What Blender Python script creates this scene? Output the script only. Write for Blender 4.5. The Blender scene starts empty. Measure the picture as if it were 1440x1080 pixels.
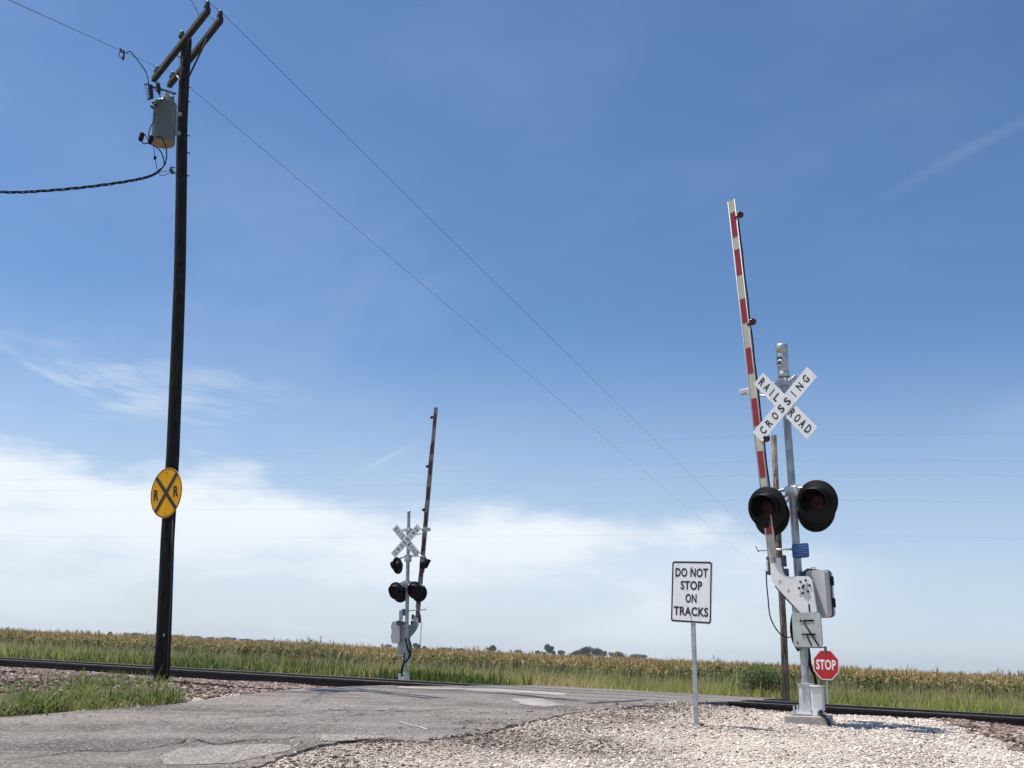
import bpy, bmesh, math, random
import numpy as np
from mathutils import Vector, Matrix, noise
random.seed(7); RNG = np.random.default_rng(7)
S = bpy.context.scene
R = math.radians
EYE = 1.55
# ------------------------------------------------------------------ camera
TH = math.atan(377.6/1400.0); ROLL = R(2.6)
fwd = Vector((0, math.cos(TH), math.sin(TH)))
r0 = Vector((1, 0, 0)); u0 = Vector((0, -math.sin(TH), math.cos(TH)))
cr = r0*math.cos(ROLL)+u0*math.sin(ROLL); cu = u0*math.cos(ROLL)-r0*math.sin(ROLL)
cd = bpy.data.cameras.new('camera'); cam = bpy.data.objects.new('camera', cd); S.collection.objects.link(cam)
cd.sensor_width = 36; cd.lens = 35.0; cd.clip_start = .05; cd.clip_end = 9000
cam.matrix_world = Matrix((( cr.x, cu.x, -fwd.x, 0), (cr.y, cu.y, -fwd.y, 0), (cr.z, cu.z, -fwd.z, EYE), (0, 0, 0, 1)))
S.camera = cam
# ------------------------------------------------------------------ light
SUNV = Vector((-.38, .07, .92)).normalized()
SEL = math.asin(SUNV.z); SROT = math.atan2(SUNV.x, SUNV.y)
sd = bpy.data.lights.new('sun', 'SUN'); sun = bpy.data.objects.new('sun', sd); S.collection.objects.link(sun)
sd.energy = 4.5; sd.angle = R(.53); sd.color = (1, .94, .85)
sun.rotation_euler = SUNV.to_track_quat('Z', 'Y').to_euler()
S.view_settings.view_transform = 'Standard'; S.view_settings.look = 'None'
S.view_settings.exposure = 0.36; S.view_settings.gamma = 1
S.cycles.max_bounces = 8; S.cycles.transparent_max_bounces = 16

W = bpy.data.worlds.new('World'); S.world = W; W.use_nodes = True
nt = W.node_tree; nt.nodes.clear()
class NG:
    def __init__(s, t): s.t = t
    def n(s, typ, **kw):
        x = s.t.nodes.new(typ)
        for k, v in kw.items(): setattr(x, k, v)
        return x
    def l(s, a, b): s.t.links.new(a, b)
    def put(s, a, b):
        if hasattr(a, 'is_output') or hasattr(a, 'links'): s.l(a, b)
        else: b.default_value = a
    def m(s, op, a, b=None, c=None, clamp=False):
        x = s.n('ShaderNodeMath', operation=op); x.use_clamp = clamp
        s.put(a, x.inputs[0])
        if b is not None: s.put(b, x.inputs[1])
        if c is not None: s.put(c, x.inputs[2])
        return x.outputs[0]
    def mr(s, v, a, b, c=0., d=1., smooth=True):
        x = s.n('ShaderNodeMapRange', interpolation_type='SMOOTHSTEP' if smooth else 'LINEAR')
        s.put(v, x.inputs[0])
        for i, q in enumerate((a, b, c, d)): s.put(q, x.inputs[i+1])
        return x.outputs[0]
    def vm(s, op, a, b=None):
        x = s.n('ShaderNodeVectorMath', operation=op); s.put(a, x.inputs[0])
        if b is not None: s.put(b, x.inputs[1])
        return x.outputs['Value'] if op in ('DOT_PRODUCT', 'LENGTH') else x.outputs[0]
    def noise(s, vec, scale, detail=4, rough=.5, dist=0, lac=2.):
        x = s.n('ShaderNodeTexNoise'); 
        if vec is not None: s.l(vec, x.inputs['Vector'])
        x.inputs['Scale'].default_value = scale; x.inputs['Detail'].default_value = detail
        x.inputs['Roughness'].default_value = rough; x.inputs['Distortion'].default_value = dist
        return x.outputs['Fac']
    def mix(s, f, a, b, blend='MIX'):
        x = s.n('ShaderNodeMix', data_type='RGBA', blend_type=blend); s.put(f, x.inputs[0])
        for v, i in ((a, 6), (b, 7)):
            if isinstance(v, tuple) and len(v) == 3: v = (*v, 1)
            s.put(v, x.inputs[i])
        return x.outputs[2]
    def comb(s, x_, y_, z_):
        x = s.n('ShaderNodeCombineXYZ')
        for i, q in enumerate((x_, y_, z_)): s.put(q, x.inputs[i])
        return x.outputs[0]
g = NG(nt)
sky = g.n('ShaderNodeTexSky', sky_type='NISHITA'); sky.sun_disc = False
sky.sun_elevation = SEL; sky.sun_rotation = SROT; sky.altitude = 100
sky.air_density = 1.0; sky.dust_density = .5; sky.ozone_density = 3.2
tc = g.n('ShaderNodeTexCoord'); d = tc.outputs['Generated']
sp = g.n('ShaderNodeSeparateXYZ'); g.l(d, sp.inputs[0]); dx, dy, dz = sp.outputs
az = g.m('ARCTAN2', dx, dy)                                   # 0 towards +Y, positive to the right
el = g.m('ARCSINE', dz)
# bank of thin white cloud, low, thinning to the right
warp = g.noise(g.comb(g.m('MULTIPLY', az, 1.0), g.m('MULTIPLY', el, 2.2), 3.0), 8.5, 7, .58)
warp2 = g.noise(g.comb(g.m('MULTIPLY', az, 1.0), g.m('MULTIPLY', el, 3.0), 9.0), 4.2, 6, .58, .15)
top = g.mr(az, -.50, .36, .170, .112, False)
e = g.m('SUBTRACT', g.m('ADD', top, g.m('MULTIPLY', g.m('SUBTRACT', warp, .5), .085)), el)
edge = g.mr(e, -.012, .026)
body = g.mr(warp2, .34, .58, .40, 1.0)
low = g.mr(el, .0, .12, .45, 1.0)
azm = g.mr(az, .14, .42, 1., .0)
c1 = g.m('MULTIPLY', g.m('MULTIPLY', edge, body), g.m('MULTIPLY', low, azm))
# wisps above the bank on the left
wv = g.noise(g.comb(g.m('ADD', g.m('MULTIPLY', az, 1.2), g.m('MULTIPLY', el, 1.5)), g.m('MULTIPLY', el, 4.5), 1.0), 6.0, 7, .62, .3)
wmask = g.m('MULTIPLY', g.mr(g.m('ABSOLUTE', g.m('SUBTRACT', el, .225)), .055, .0), g.mr(az, -.12, -.42))
c2 = g.m('MULTIPLY', g.mr(wv, .42, .68), g.m('MULTIPLY', wmask, .55))
# faint cirrus veil over everything
cv = g.noise(g.comb(g.m('ADD', az, g.m('MULTIPLY', el, 1.6)), g.m('SUBTRACT', g.m('MULTIPLY', el, 2.4), g.m('MULTIPLY', az, .9)), 5.0), 1.9, 6, .55, .2)
c3 = g.m('MULTIPLY', g.mr(cv, .42, .78), g.mr(el, .75, .1, .03, .12))
def streak(azel_a, azel_b, width, amp, feather=.1):
    def dv(a, e_): return Vector((math.sin(a)*math.cos(e_), math.cos(a)*math.cos(e_), math.sin(e_)))
    A, B = dv(*azel_a), dv(*azel_b); N = A.cross(B).normalized(); T = (B-A).normalized()
    ta, tb = A.dot(T), B.dot(T)
    q = g.m('ADD', g.vm('DOT_PRODUCT', d, tuple(N)), g.m('MULTIPLY', g.m('SUBTRACT', cv, .5), width*1.6))
    prof = g.mr(g.m('ABSOLUTE', q), width, 0.0)
    al = g.vm('DOT_PRODUCT', d, tuple(T))
    return g.m('MULTIPLY', g.m('MULTIPLY', prof, amp), g.m('MULTIPLY', g.mr(al, ta, ta+feather), g.mr(al, tb, tb-feather)))
def px_azel(px, py):
    q = (fwd*1400+cr*(px-720)-cu*(py-540)).normalized(); return (math.atan2(q.x, q.y), math.asin(q.z))
c4 = streak(px_azel(1150, 325), px_azel(1640, 60), .009, .05, .16)
c5 = streak(px_azel(480, 680), px_azel(600, 615), .004, .16, .05)
c6 = streak(px_azel(1300, 620), px_azel(1600, 520), .03, .10, .12)
cl = g.m('MAXIMUM', g.m('MAXIMUM', c1, c2), g.m('ADD', c3, g.m('ADD', c4, g.m('ADD', c5, c6))), clamp=True)
hz = g.mr(el, .34, .0, 0, .62)                                # humid summer air near the horizon
skc = g.mix(1.0, sky.outputs[0], (.78, .965, 1.12), 'MULTIPLY')
skc = g.mix(hz, skc, (6.35, 7.0, 8.1))
skc = g.mix(cl, skc, (7.9, 8.35, 8.9))
bg = g.n('ShaderNodeBackground'); g.l(skc, bg.inputs[0]); bg.inputs[1].default_value = .088
wo = g.n('ShaderNodeOutputWorld'); g.l(bg.outputs[0], wo.inputs[0])

# ------------------------------------------------------------------ pixel helpers (measuring the photograph)
def ray(px, py): return fwd*1400+cr*(px-720)-cu*(py-540)
def at(px, py, Y): q = ray(px, py); return Vector((0, 0, EYE))+q*(Y/q.y)
# ------------------------------------------------------------------ materials
MATS = {}
def mat(name, col, rough=.6, metal=0, var=.15, scale=8, bump=0, bscale=60, col2=None, trans=0, spec=.5, detail=6, stretch=None, lo=.35, hi=.65):
    if name in MATS: return MATS[name]
    m = bpy.data.materials.new(name); m.use_nodes = True; m.node_tree.nodes.clear(); k = NG(m.node_tree)
    out = k.n('ShaderNodeOutputMaterial'); b = k.n('ShaderNodeBsdfPrincipled')
    tcn = k.n('ShaderNodeTexCoord'); vec = tcn.outputs['Object']
    if stretch:
        mp = k.n('ShaderNodeMapping'); k.l(vec, mp.inputs[0]); mp.inputs['Scale'].default_value = stretch; vec = mp.outputs[0]
    nz = k.noise(vec, scale, detail, .6)
    if col2 is None: a = tuple(c*(1-var) for c in col); b2 = tuple(min(1, c*(1+var)) for c in col)
    else: a, b2 = col, col2
    k.l(k.mix(k.mr(nz, lo, hi), a, b2), b.inputs['Base Color'])
    b.inputs['Roughness'].default_value = rough; b.inputs['Metallic'].default_value = metal
    b.inputs['Specular IOR Level'].default_value = spec
    if bump:
        bn = k.n('ShaderNodeBump'); bn.inputs['Strength'].default_value = bump; bn.inputs['Distance'].default_value = .01
        k.l(k.noise(vec, bscale, 5, .6), bn.inputs['Height']); k.l(bn.outputs[0], b.inputs['Normal'])
    k.l(b.outputs[0], out.inputs[0]); MATS[name] = m; return m
def tintmat(name, stops, rough=.8, trans=0., attr='tint', bump=0):
    """colour ramp over a per-vertex 'tint' (one value per stone, leaf or blade)"""
    m = bpy.data.materials.new(name); m.use_nodes = True; m.node_tree.nodes.clear(); k = NG(m.node_tree)
    out = k.n('ShaderNodeOutputMaterial'); at_ = k.n('ShaderNodeAttribute', attribute_name=attr)
    cr_ = k.n('ShaderNodeValToRGB'); k.l(at_.outputs['Fac'], cr_.inputs[0]); el_ = cr_.color_ramp.elements
    while len(el_) < len(stops): el_.new(.5)
    for e_, (p, c) in zip(el_, stops): e_.position = p; e_.color = (*c, 1)
    b = k.n('ShaderNodeBsdfPrincipled'); k.l(cr_.outputs[0], b.inputs['Base Color']); b.inputs['Roughness'].default_value = rough
    b.inputs['Specular IOR Level'].default_value = .3
    res = b.outputs[0]
    if trans:
        t = k.n('ShaderNodeBsdfTranslucent'); k.l(cr_.outputs[0], t.inputs[0]); mx = k.n('ShaderNodeMixShader')
        mx.inputs[0].default_value = trans; k.l(res, mx.inputs[1]); k.l(t.outputs[0], mx.inputs[2]); res = mx.outputs[0]
    k.l(res, out.inputs[0]); MATS[name] = m; return m
M = dict(
 creo=mat('creosoted_wood', (.006, .005, .0045), .8, col2=(.034, .029, .025), lo=.4, hi=.66, scale=14, bump=.8, bscale=60, stretch=(4, 4, .25), spec=.25),
 creo2=mat('weathered_crossarm_wood', (.022, .015, .013), .8, var=.4, scale=10, bump=.6, stretch=(1, 1, 1)),
 oldwood=mat('weathered_pole_wood', (.07, .045, .033), .85, col2=(.27, .20, .155), scale=5, bump=.8, bscale=30, stretch=(5, 5, .5), lo=.42, hi=.58),
 galv=mat('galvanised_steel', (.40, .42, .43), .42, .55, var=.2, scale=9, bump=.08, bscale=40),
 alu=mat('cast_aluminium', (.56, .57, .57), .38, .45, var=.16, scale=7, bump=.1, bscale=50),
 white=mat('white_enamel', (.72, .72, .71), .45, var=.05, scale=5),
 signwhite=mat('white_sign_sheeting', (.70, .69, .67), .4, col2=(.82, .82, .82), scale=6, stretch=(3, 3, .6), lo=.3, hi=.5),
 black=mat('black_paint', (.005, .005, .0055), .55, var=.2, scale=12, spec=.2),
 hood=mat('flat_black_hood_paint', (.003, .003, .0035), .5, var=.2, scale=12, spec=.2),
 letter=mat('black_sign_lettering', (.012, .012, .012), .45, var=.1, scale=12),
 red=mat('red_reflective_stripe', (.30, .012, .025), .4, var=.12, scale=6),
 cream=mat('cream_reflective_stripe', (.50, .47, .38), .4, var=.08, scale=6),
 stopred=mat('red_sign_sheeting', (.46, .012, .014), .35, var=.05, scale=4),
 yellow=mat('amber_yellow_sheeting', (1.0, .43, .003), .55, var=.05, scale=4, spec=.15),
 lens=mat('red_lens', (.022, .001, .0015), .35, var=.1, scale=30, spec=.15),
 smallens=mat('dark_red_marker_lens', (.05, .006, .008), .12, var=.2, scale=30),
 boxgrey=mat('pale_grey_enamel', (.56, .54, .53), .5, var=.05, scale=4),
 plate=mat('dull_galvanised_plate', (.44, .48, .46), .5, .25, var=.12, scale=6),
 gasket=mat('dark_rubber_gasket', (.06, .065, .07), .6, var=.2),
 blue=mat('blue_sign_sheeting', (.012, .07, .24), .4, var=.1),
 bluetxt=mat('pale_blue_small_print', (.16, .26, .46), .4),
 rubber=mat('black_rubber_cable', (.008, .008, .009), .85, var=.2, spec=.15),
 wire=mat('weathered_aluminium_wire', (.14, .15, .16), .5, .3, var=.2),
 shadecream=mat('shaded_cream_stripe', (.17, .17, .16), .6, var=.15, scale=6), shadered=mat('shaded_dark_red_stripe', (.075, .006, .010), .6, var=.15, scale=6),  # darker stripe colours for the far arm, its shade put into the colour
 palewire=mat('bright_aluminium_wire', (.26, .28, .32), .5, .2, var=.1),
 tank=mat('grey_green_transformer_paint', (.10, .128, .135), .35, var=.06, scale=5),
 tankb=mat('tan_underside_primer', (.34, .25, .19), .6, var=.15, scale=8),
 porcelain=mat('dark_brown_porcelain', (.015, .011, .01), .45, var=.2),
 palepor=mat('pale_grey_porcelain', (.5, .55, .56), .25, var=.05),
 rail=mat('brown_rail_steel', (.030, .022, .018), .65, .2, var=.35, scale=6, bump=.3),
 railtop=mat('polished_rail_head', (.60, .59, .56), .22, .8, var=.15, scale=3, stretch=(.2, 1, 1)),
 tie=mat('creosoted_tie_wood', (.035, .027, .022), .85, var=.4, scale=9, bump=.6),
 conc=mat('pale_concrete', (.42, .39, .36), .85, var=.15, scale=6, bump=.5, bscale=40),
 bark=mat('tree_bark', (.06, .045, .035), .9, var=.3),
)
# ------------------------------------------------------------------ mesh builder
COL = S.collection
class MB:
    def __init__(s): s.bm = bmesh.new()
    def _add(s, vs, fs, mi=0, smooth=False):
        V = [s.bm.verts.new(v) for v in vs]; out = []
        for f in fs:
            try: q = s.bm.faces.new([V[i] for i in f]); q.material_index = mi; q.smooth = smooth; out.append(q)
            except ValueError: pass
        return s
    def box(s, c, size, rot=None, mi=0, bev=0):
        c = Vector(c); hx, hy, hz = (q/2 for q in size)
        b = bev
        if b:
            b = min(b, hx*.6, hy*.6, hz*.6)
        vs = []; rot = rot or Matrix.Identity(3)
        t = bmesh.new(); bmesh.ops.create_cube(t, size=1)
        for v in t.verts: v.co = Vector((v.co.x*2*hx, v.co.y*2*hy, v.co.z*2*hz))
        if b: bmesh.ops.bevel(t, geom=list(t.edges), offset=b, segments=2, affect='EDGES', profile=.5)
        t.verts.ensure_lookup_table()
        s._add([c+rot@v.co for v in t.verts], [[v.index for v in f.verts] for f in t.faces], mi); t.free(); return s
    def cyl(s, a, b, r, r2=None, n=16, mi=0, smooth=True, cap=True):
        a, b = Vector(a), Vector(b); r2 = r if r2 is None else r2
        z = (b-a).normalized(); x = z.orthogonal().normalized(); y = z.cross(x)
        vs = [p+(x*math.cos(2*math.pi*i/n)+y*math.sin(2*math.pi*i/n))*q for p, q in ((a, r), (b, r2)) for i in range(n)]
        s._add(vs, [[i, (i+1) % n, n+(i+1) % n, n+i] for i in range(n)], mi, smooth)
        if cap: s._add(vs[:n], [list(range(n))[::-1]], mi); s._add(vs[n:], [list(range(n))], mi)
        return s
    def lathe(s, o, axis, prof, n=24, mi=0, smooth=True):
        o = Vector(o); z = Vector(axis).normalized(); x = z.orthogonal().normalized(); y = z.cross(x)
        vs = [o+z*h+(x*math.cos(2*math.pi*i/n)+y*math.sin(2*math.pi*i/n))*max(r, .0004) for r, h in prof for i in range(n)]
        fs = [[k*n+i, k*n+(i+1) % n, (k+1)*n+(i+1) % n, (k+1)*n+i] for k in range(len(prof)-1) for i in range(n)]
        return s._add(vs, fs, mi, smooth)
    def tube(s, pts, r, n=6, mi=0):
        pts = [Vector(p) for p in pts]
        if len(pts) < 2: return s
        vs = []; x = None
        for i, p in enumerate(pts):
            d_ = (pts[min(i+1, len(pts)-1)]-pts[max(i-1, 0)]).normalized()
            x = d_.orthogonal().normalized() if x is None else (x-d_*x.dot(d_)).normalized()
            y = d_.cross(x); q = r[i] if isinstance(r, (list, tuple)) else r
            vs += [p+(x*math.cos(2*math.pi*k/n)+y*math.sin(2*math.pi*k/n))*q for k in range(n)]
        fs = [[i*n+k, i*n+(k+1) % n, (i+1)*n+(k+1) % n, (i+1)*n+k] for i in range(len(pts)-1) for k in range(n)]
        fs += [list(range(n))[::-1], [len(vs)-n+k for k in range(n)]]
        return s._add(vs, fs, mi, True)
    def prism(s, poly, y0, y1, mi=0):
        """polygon in local x,z extruded in y"""
        n = len(poly); vs = [Vector((x, y0, z)) for x, z in poly]+[Vector((x, y1, z)) for x, z in poly]
        s._add(vs, [list(range(n)), list(range(n, 2*n))[::-1]]+[[i, (i+1) % n, n+(i+1) % n, n+i][::-1] for i in range(n)], mi); return s
    def ring(s, outer, inner, y, mi=0):
        n = len(outer); vs = [Vector((x, y, z)) for x, z in outer]+[Vector((x, y, z)) for x, z in inner]
        return s._add(vs, [[i, (i+1) % n, n+(i+1) % n, n+i] for i in range(n)], mi)
    def sphere(s, c, r, sc=(1, 1, 1), mi=0, n=12):
        t = bmesh.new(); bmesh.ops.create_uvsphere(t, u_segments=n, v_segments=max(6, n//2), radius=r)
        t.verts.ensure_lookup_table(); c = Vector(c)
        s._add([c+Vector((v.co.x*sc[0], v.co.y*sc[1], v.co.z*sc[2])) for v in t.verts], [[v.index for v in f.verts] for f in t.faces], mi, True); t.free(); return s
    def text(s, txt, cx, cz, w, h, y, facing=-1, rot=0, depth=.003, bold=.0, mi=0):
        """letters in local x,z fitted to w x h, reading from -y (facing=-1) or +y (facing=1)"""
        cu_ = bpy.data.curves.new('t', 'FONT'); cu_.body = txt; cu_.size = 1; cu_.extrude = 0; cu_.resolution_u = 4; cu_.offset = bold
        cu_.space_character = 1.06
        o = bpy.data.objects.new('t', cu_); COL.objects.link(o); bpy.context.view_layer.update()
        me = o.to_mesh(); P = [v.co.copy() for v in me.vertices]; F_ = [list(f.vertices) for f in me.polygons]; o.to_mesh_clear()
        bpy.data.objects.remove(o); bpy.data.curves.remove(cu_)
        x0, x1 = min(p.x for p in P), max(p.x for p in P); y0, y1 = min(p.y for p in P), max(p.y for p in P)
        c, sn = math.cos(rot), math.sin(rot)
        def tr(p, dy):
            a = ((p.x-x0)/(x1-x0)-.5)*w; b = ((p.y-y0)/(y1-y0)-.5)*h
            X_, Z_ = a*c-b*sn, a*sn+b*c
            return Vector((cx+(X_ if facing < 0 else -X_), y+dy, cz+Z_))
        s._add([tr(p, 0) for p in P], F_ if facing < 0 else [f[::-1] for f in F_], mi)
        return s
    def build(s, name, mats, parent=None, world=False, tag_=None, xf=None):
        me = bpy.data.meshes.new(name)
        if xf is not None: s.bm.transform(xf)
        if world and parent is not None: s.bm.transform(FR[root_of(parent)].inverted())
        bmesh.ops.recalc_face_normals(s.bm, faces=s.bm.faces) if name not in ('lettering',) else None
        s.bm.to_mesh(me); s.bm.free()
        for m in (mats if isinstance(mats, (list, tuple)) else [mats]): me.materials.append(m)
        o = bpy.data.objects.new(name, me); COL.objects.link(o)
        if parent: o.parent = parent
        return o
def spaced(b, txt, cx, cz, a, off, pitch, y, fac=-1, lw=.074, lh=.118):
    n = len(txt); c, s_ = math.cos(a), math.sin(a)
    for i, ch in enumerate(txt):
        o = off+(i-(n-1)/2)*pitch; w = .014 if ch == 'I' else lw*(.9 if ch == 'L' else 1)
        if fac < 0: b.text(ch, cx+o*c, cz+o*s_, w, lh, y, facing=-1, rot=a, bold=.022)
        else: b.text(ch, cx+o*c, cz+o*s_, w, lh, y, facing=1, rot=math.pi-a, bold=.022)
    return b
FR = {}
def root_of(o):
    while o.parent: o = o.parent
    return o
def thing(name, label, cat, mtx, group=None):
    o = bpy.data.objects.new(name, None); COL.objects.link(o); o.matrix_world = mtx; o.empty_display_size = .3
    o['label'] = label; o['category'] = cat
    if group: o['group'] = group
    FR[o] = mtx.copy(); return o
def tag(o, label=None, cat=None, group=None, kind=None):
    for k, v in (('label', label), ('category', cat), ('group', group), ('kind', kind)):
        if v: o[k] = v
    return o
def frame(base, heading=0, top=None, extra=0):
    """matrix: local x right, y away (turned clockwise by heading), z up along base->top"""
    base = Vector(base); m = Matrix.Rotation(-heading+extra, 4, 'Z')
    if top is not None: m = Vector((0, 0, 1)).rotation_difference((Vector(top)-base).normalized()).to_matrix().to_4x4() @ m
    return Matrix.Translation(base) @ m
def rrect(w, h, r, n=5, cx=0, cz=0):
    pts = []
    for sx, sz, a0 in ((1, -1, -90), (1, 1, 0), (-1, 1, 90), (-1, -1, 180)):
        for i in range(n+1):
            a = R(a0+90*i/n); pts.append((cx+sx*(w/2-r)+r*math.cos(a), cz+sz*(h/2-r)+r*math.sin(a)))
    return pts
def ngon(r, n, off=0, cx=0, cz=0): return [(cx+r*math.cos(2*math.pi*i/n+off), cz+r*math.sin(2*math.pi*i/n+off)) for i in range(n)]

# ------------------------------------------------------------------ terrain
TA = R(19.1); TU = Vector((math.cos(TA), -math.sin(TA))); TN = Vector((math.sin(TA), math.cos(TA)))
VR = 19.2                                     # near rail
def uv2(u, v): return (TU.x*u+TN.x*v, TU.y*u+TN.y*v)
def xy2(x, y): return (TU.x*x+TU.y*y, TN.x*x+TN.y*y)
PV = [-80, -20, 0, 4, 9, 10.5, 12.5, 14, 17.2, 18.2, 22, 24, 27.5, 31, 36, 40.5, 43, 60, 9000]
PZ = [-.5, -.3, 0, .12, .52, .66, .80, .83, .755, .64, .64, .58, .42, .05, .0, .0, -.80, -.85, -.85]
PZM = [-.5, -.3, 0, .12, .52, .66, .80, .845, .855, .66, .64, .58, .42, .05, .0, .0, -.80, -.85, -.85]
PZR = [-.5, -.3, 0, .12, .52, .66, .80, .845, .868, .872, .872, .75, .45, .12, .10, .10, .10, .10, .10]
def smooth_interp(v, A, B): return np.interp(v, A, B)
def zt(u, v):
    v = np.asarray(v, float); u = np.asarray(u, float)
    z = (np.interp(v-.5, PV, PZ)+np.interp(v, PV, PZ)*2+np.interp(v+.5, PV, PZ))/4
    w = np.clip((u+6)/1.5, 0, 1)*np.clip((2.6-u)/1.6, 0, 1); w = w*w*(3-2*w)
    z = z+w*((np.interp(v-.3, PV, PZM)+np.interp(v+.3, PV, PZM))/2-z)
    near = (v > 3)*(v < 30)
    z = z+near*(.018*np.sin(u*1.3+v*.7)*np.cos(v*1.1-u*.3)+.01*np.sin(u*3.1+1)*np.sin(v*2.7))*(v < 17)
    z = z+near*.05*np.exp(-((u-1.4)**2/7+(v-13.3)**2/4))*0
    return z
def zr(v): return (np.interp(v-.4, PV, PZR)+np.interp(v, PV, PZR)*2+np.interp(v+.4, PV, PZR))/4
def gp(px, py, road=True):
    q = ray(px, py); z = .7
    for _ in range(25):
        k = (z-EYE)/q.z; x, y = q.x*k, q.y*k; u, v = xy2(x, y); z2 = float(zr(v) if road else zt(u, v)); z = .5*z+.5*z2
    return (x, y)
def grid_mesh(name, us, vs, fz, m, tri=False):
    U_, V_ = np.meshgrid(us, vs, indexing='ij'); X_ = TU.x*U_+TN.x*V_; Y_ = TU.y*U_+TN.y*V_; Z_ = fz(U_, V_)
    co = np.stack([X_, Y_, Z_], -1).reshape(-1, 3); a, b = U_.shape
    I = np.arange(a*b).reshape(a, b); F_ = np.stack([I[:-1, :-1], I[1:, :-1], I[1:, 1:], I[:-1, 1:]], -1).reshape(-1, 4)
    return raw(name, co, F_, m, smooth=True)
def raw(name, co, F_, m, smooth=False, tint=None):
    me = bpy.data.meshes.new(name); k = F_.shape[1]
    me.vertices.add(len(co)); me.vertices.foreach_set('co', np.ascontiguousarray(co, dtype=np.float32).ravel())
    me.loops.add(F_.size); me.loops.foreach_set('vertex_index', np.ascontiguousarray(F_, dtype=np.int32).ravel())
    me.polygons.add(len(F_)); me.polygons.foreach_set('loop_start', np.arange(0, F_.size, k, dtype=np.int32))
    me.polygons.foreach_set('loop_total', np.full(len(F_), k, dtype=np.int32))
    me.polygons.foreach_set('use_smooth', np.full(len(F_), smooth))
    me.update(calc_edges=True); me.validate()
    if tint is not None:
        at_ = me.attributes.new('tint', 'FLOAT', 'POINT'); at_.data.foreach_set('value', np.ascontiguousarray(tint, dtype=np.float32))
    me.materials.append(m); o = bpy.data.objects.new(name, me); COL.objects.link(o); return o
def lin(a, b, s): return np.arange(a, b+s*.5, s)
# ground material: grassy soil
def ground_mat():
    m = bpy.data.materials.new('verge_soil'); m.use_nodes = True; k = NG(m.node_tree); b = m.node_tree.nodes['Principled BSDF']
    v = k.n('ShaderNodeTexCoord').outputs['Object']
    c = k.mix(k.mr(k.noise(v, .6, 6, .6), .35, .65), (.085, .10, .03), (.16, .135, .07))
    c = k.mix(k.mr(k.noise(v, 9, 5, .7), .4, .7), c, (.05, .065, .02))
    k.l(c, b.inputs['Base Color']); b.inputs['Roughness'].default_value = .95
    return m
def gravel_mat(name, c_lo, c_mid, c_hi, cell, dirt=None, dirt_amt=0.):
    m = bpy.data.materials.new(name); m.use_nodes = True; k = NG(m.node_tree); b = m.node_tree.nodes['Principled BSDF']
    v = k.n('ShaderNodeTexCoord').outputs['Object']
    vo = k.n('ShaderNodeTexVoronoi'); k.l(v, vo.inputs['Vector']); vo.inputs['Scale'].default_value = cell
    sc = k.n('ShaderNodeSeparateColor'); k.l(vo.outputs['Color'], sc.inputs[0])
    c = k.mix(sc.outputs[0], c_lo, c_mid); c = k.mix(k.mr(sc.outputs[1], .55, .95), c, c_hi)
    if dirt: c = k.mix(k.m('MULTIPLY', k.mr(k.noise(v, .55, 5, .6), .40, .62), dirt_amt), c, dirt)
    k.l(c, b.inputs['Base Color']); b.inputs['Roughness'].default_value = .95; b.inputs['Specular IOR Level'].default_value = .2
    bn = k.n('ShaderNodeBump'); bn.inputs['Strength'].default_value = .8; bn.inputs['Distance'].default_value = .02; bn.invert = True
    k.l(vo.outputs['Distance'], bn.inputs['Height']); k.l(bn.outputs[0], b.inputs['Normal'])
    return m
GM = ground_mat()
us = np.concatenate([[-6000, -2500, -1000, -400, -150], lin(-70, 40, 1.0), [80, 150, 400, 1000, 2500, 6000]])
vs = np.concatenate([[-2500, -800, -200, -60, -20], lin(-10, 46, .5), [60, 100, 200, 500, 1200, 3000, 7000]])
tag(grid_mesh('ground', us, vs, lambda u, v: zt(u, v)-.06, GM), kind='structure')
# ---------------- road
Ledge = [(-2200, 1500), (-420, 1050), (-150, 1024), (0, 1012.5), (60, 1007), (125, 1003), (190, 998), (250, 993), (310, 984), (360, 978), (430, 971), (500, 967.5), (560, 965.5)]
Redge = [(-300, 2600), (60, 1300), (250, 1130), (320, 1095), (372, 1079), (412, 1066), (452, 1052), (480, 1045), (540, 1042), (600, 1049), (640, 1041), (690, 1032), (740, 1019), (790, 1009), (850, 1000), (915, 994), (965, 990)]
L2 = [Vector(gp(*p)) for p in Ledge[1:]]; R2 = [Vector(gp(*p)) for p in Redge[1:]]
hd = Vector((math.sin(R(31)), math.cos(R(31))))
def to_v(p, v):
    u_, v_ = xy2(p.x, p.y); k = (v-v_)/(hd.x*TN.x+hd.y*TN.y); return p+hd*k
Lc = to_v(L2[-1], 18.4); Rc = to_v(R2[-1], 18.4)
L2 = [L2[0]+Vector((-30, -16)), L2[0]+Vector((-6, -3.2))]+L2+[Lc]; R2 = [R2[0]+Vector((-34, -18)), R2[0]+Vector((-9, -5))]+R2+[Rc]
for vv in (20., 22.0, 26, 30): L2.append(to_v(Lc, vv)); R2.append(to_v(Rc, vv))
def resample(P, n):
    P = np.array([tuple(p) for p in P]); dd = np.r_[0, np.cumsum(np.linalg.norm(np.diff(P, axis=0), axis=1))]
    return dd, P
def edge_pts(P, n, wob, seed):
    P = np.array([tuple(p) for p in P]); 
    vv = P@np.array([TN.x, TN.y]); 
    dd = np.r_[0, np.cumsum(np.linalg.norm(np.diff(P, axis=0), axis=1))]
    return dd, P
NS = 900
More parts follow.
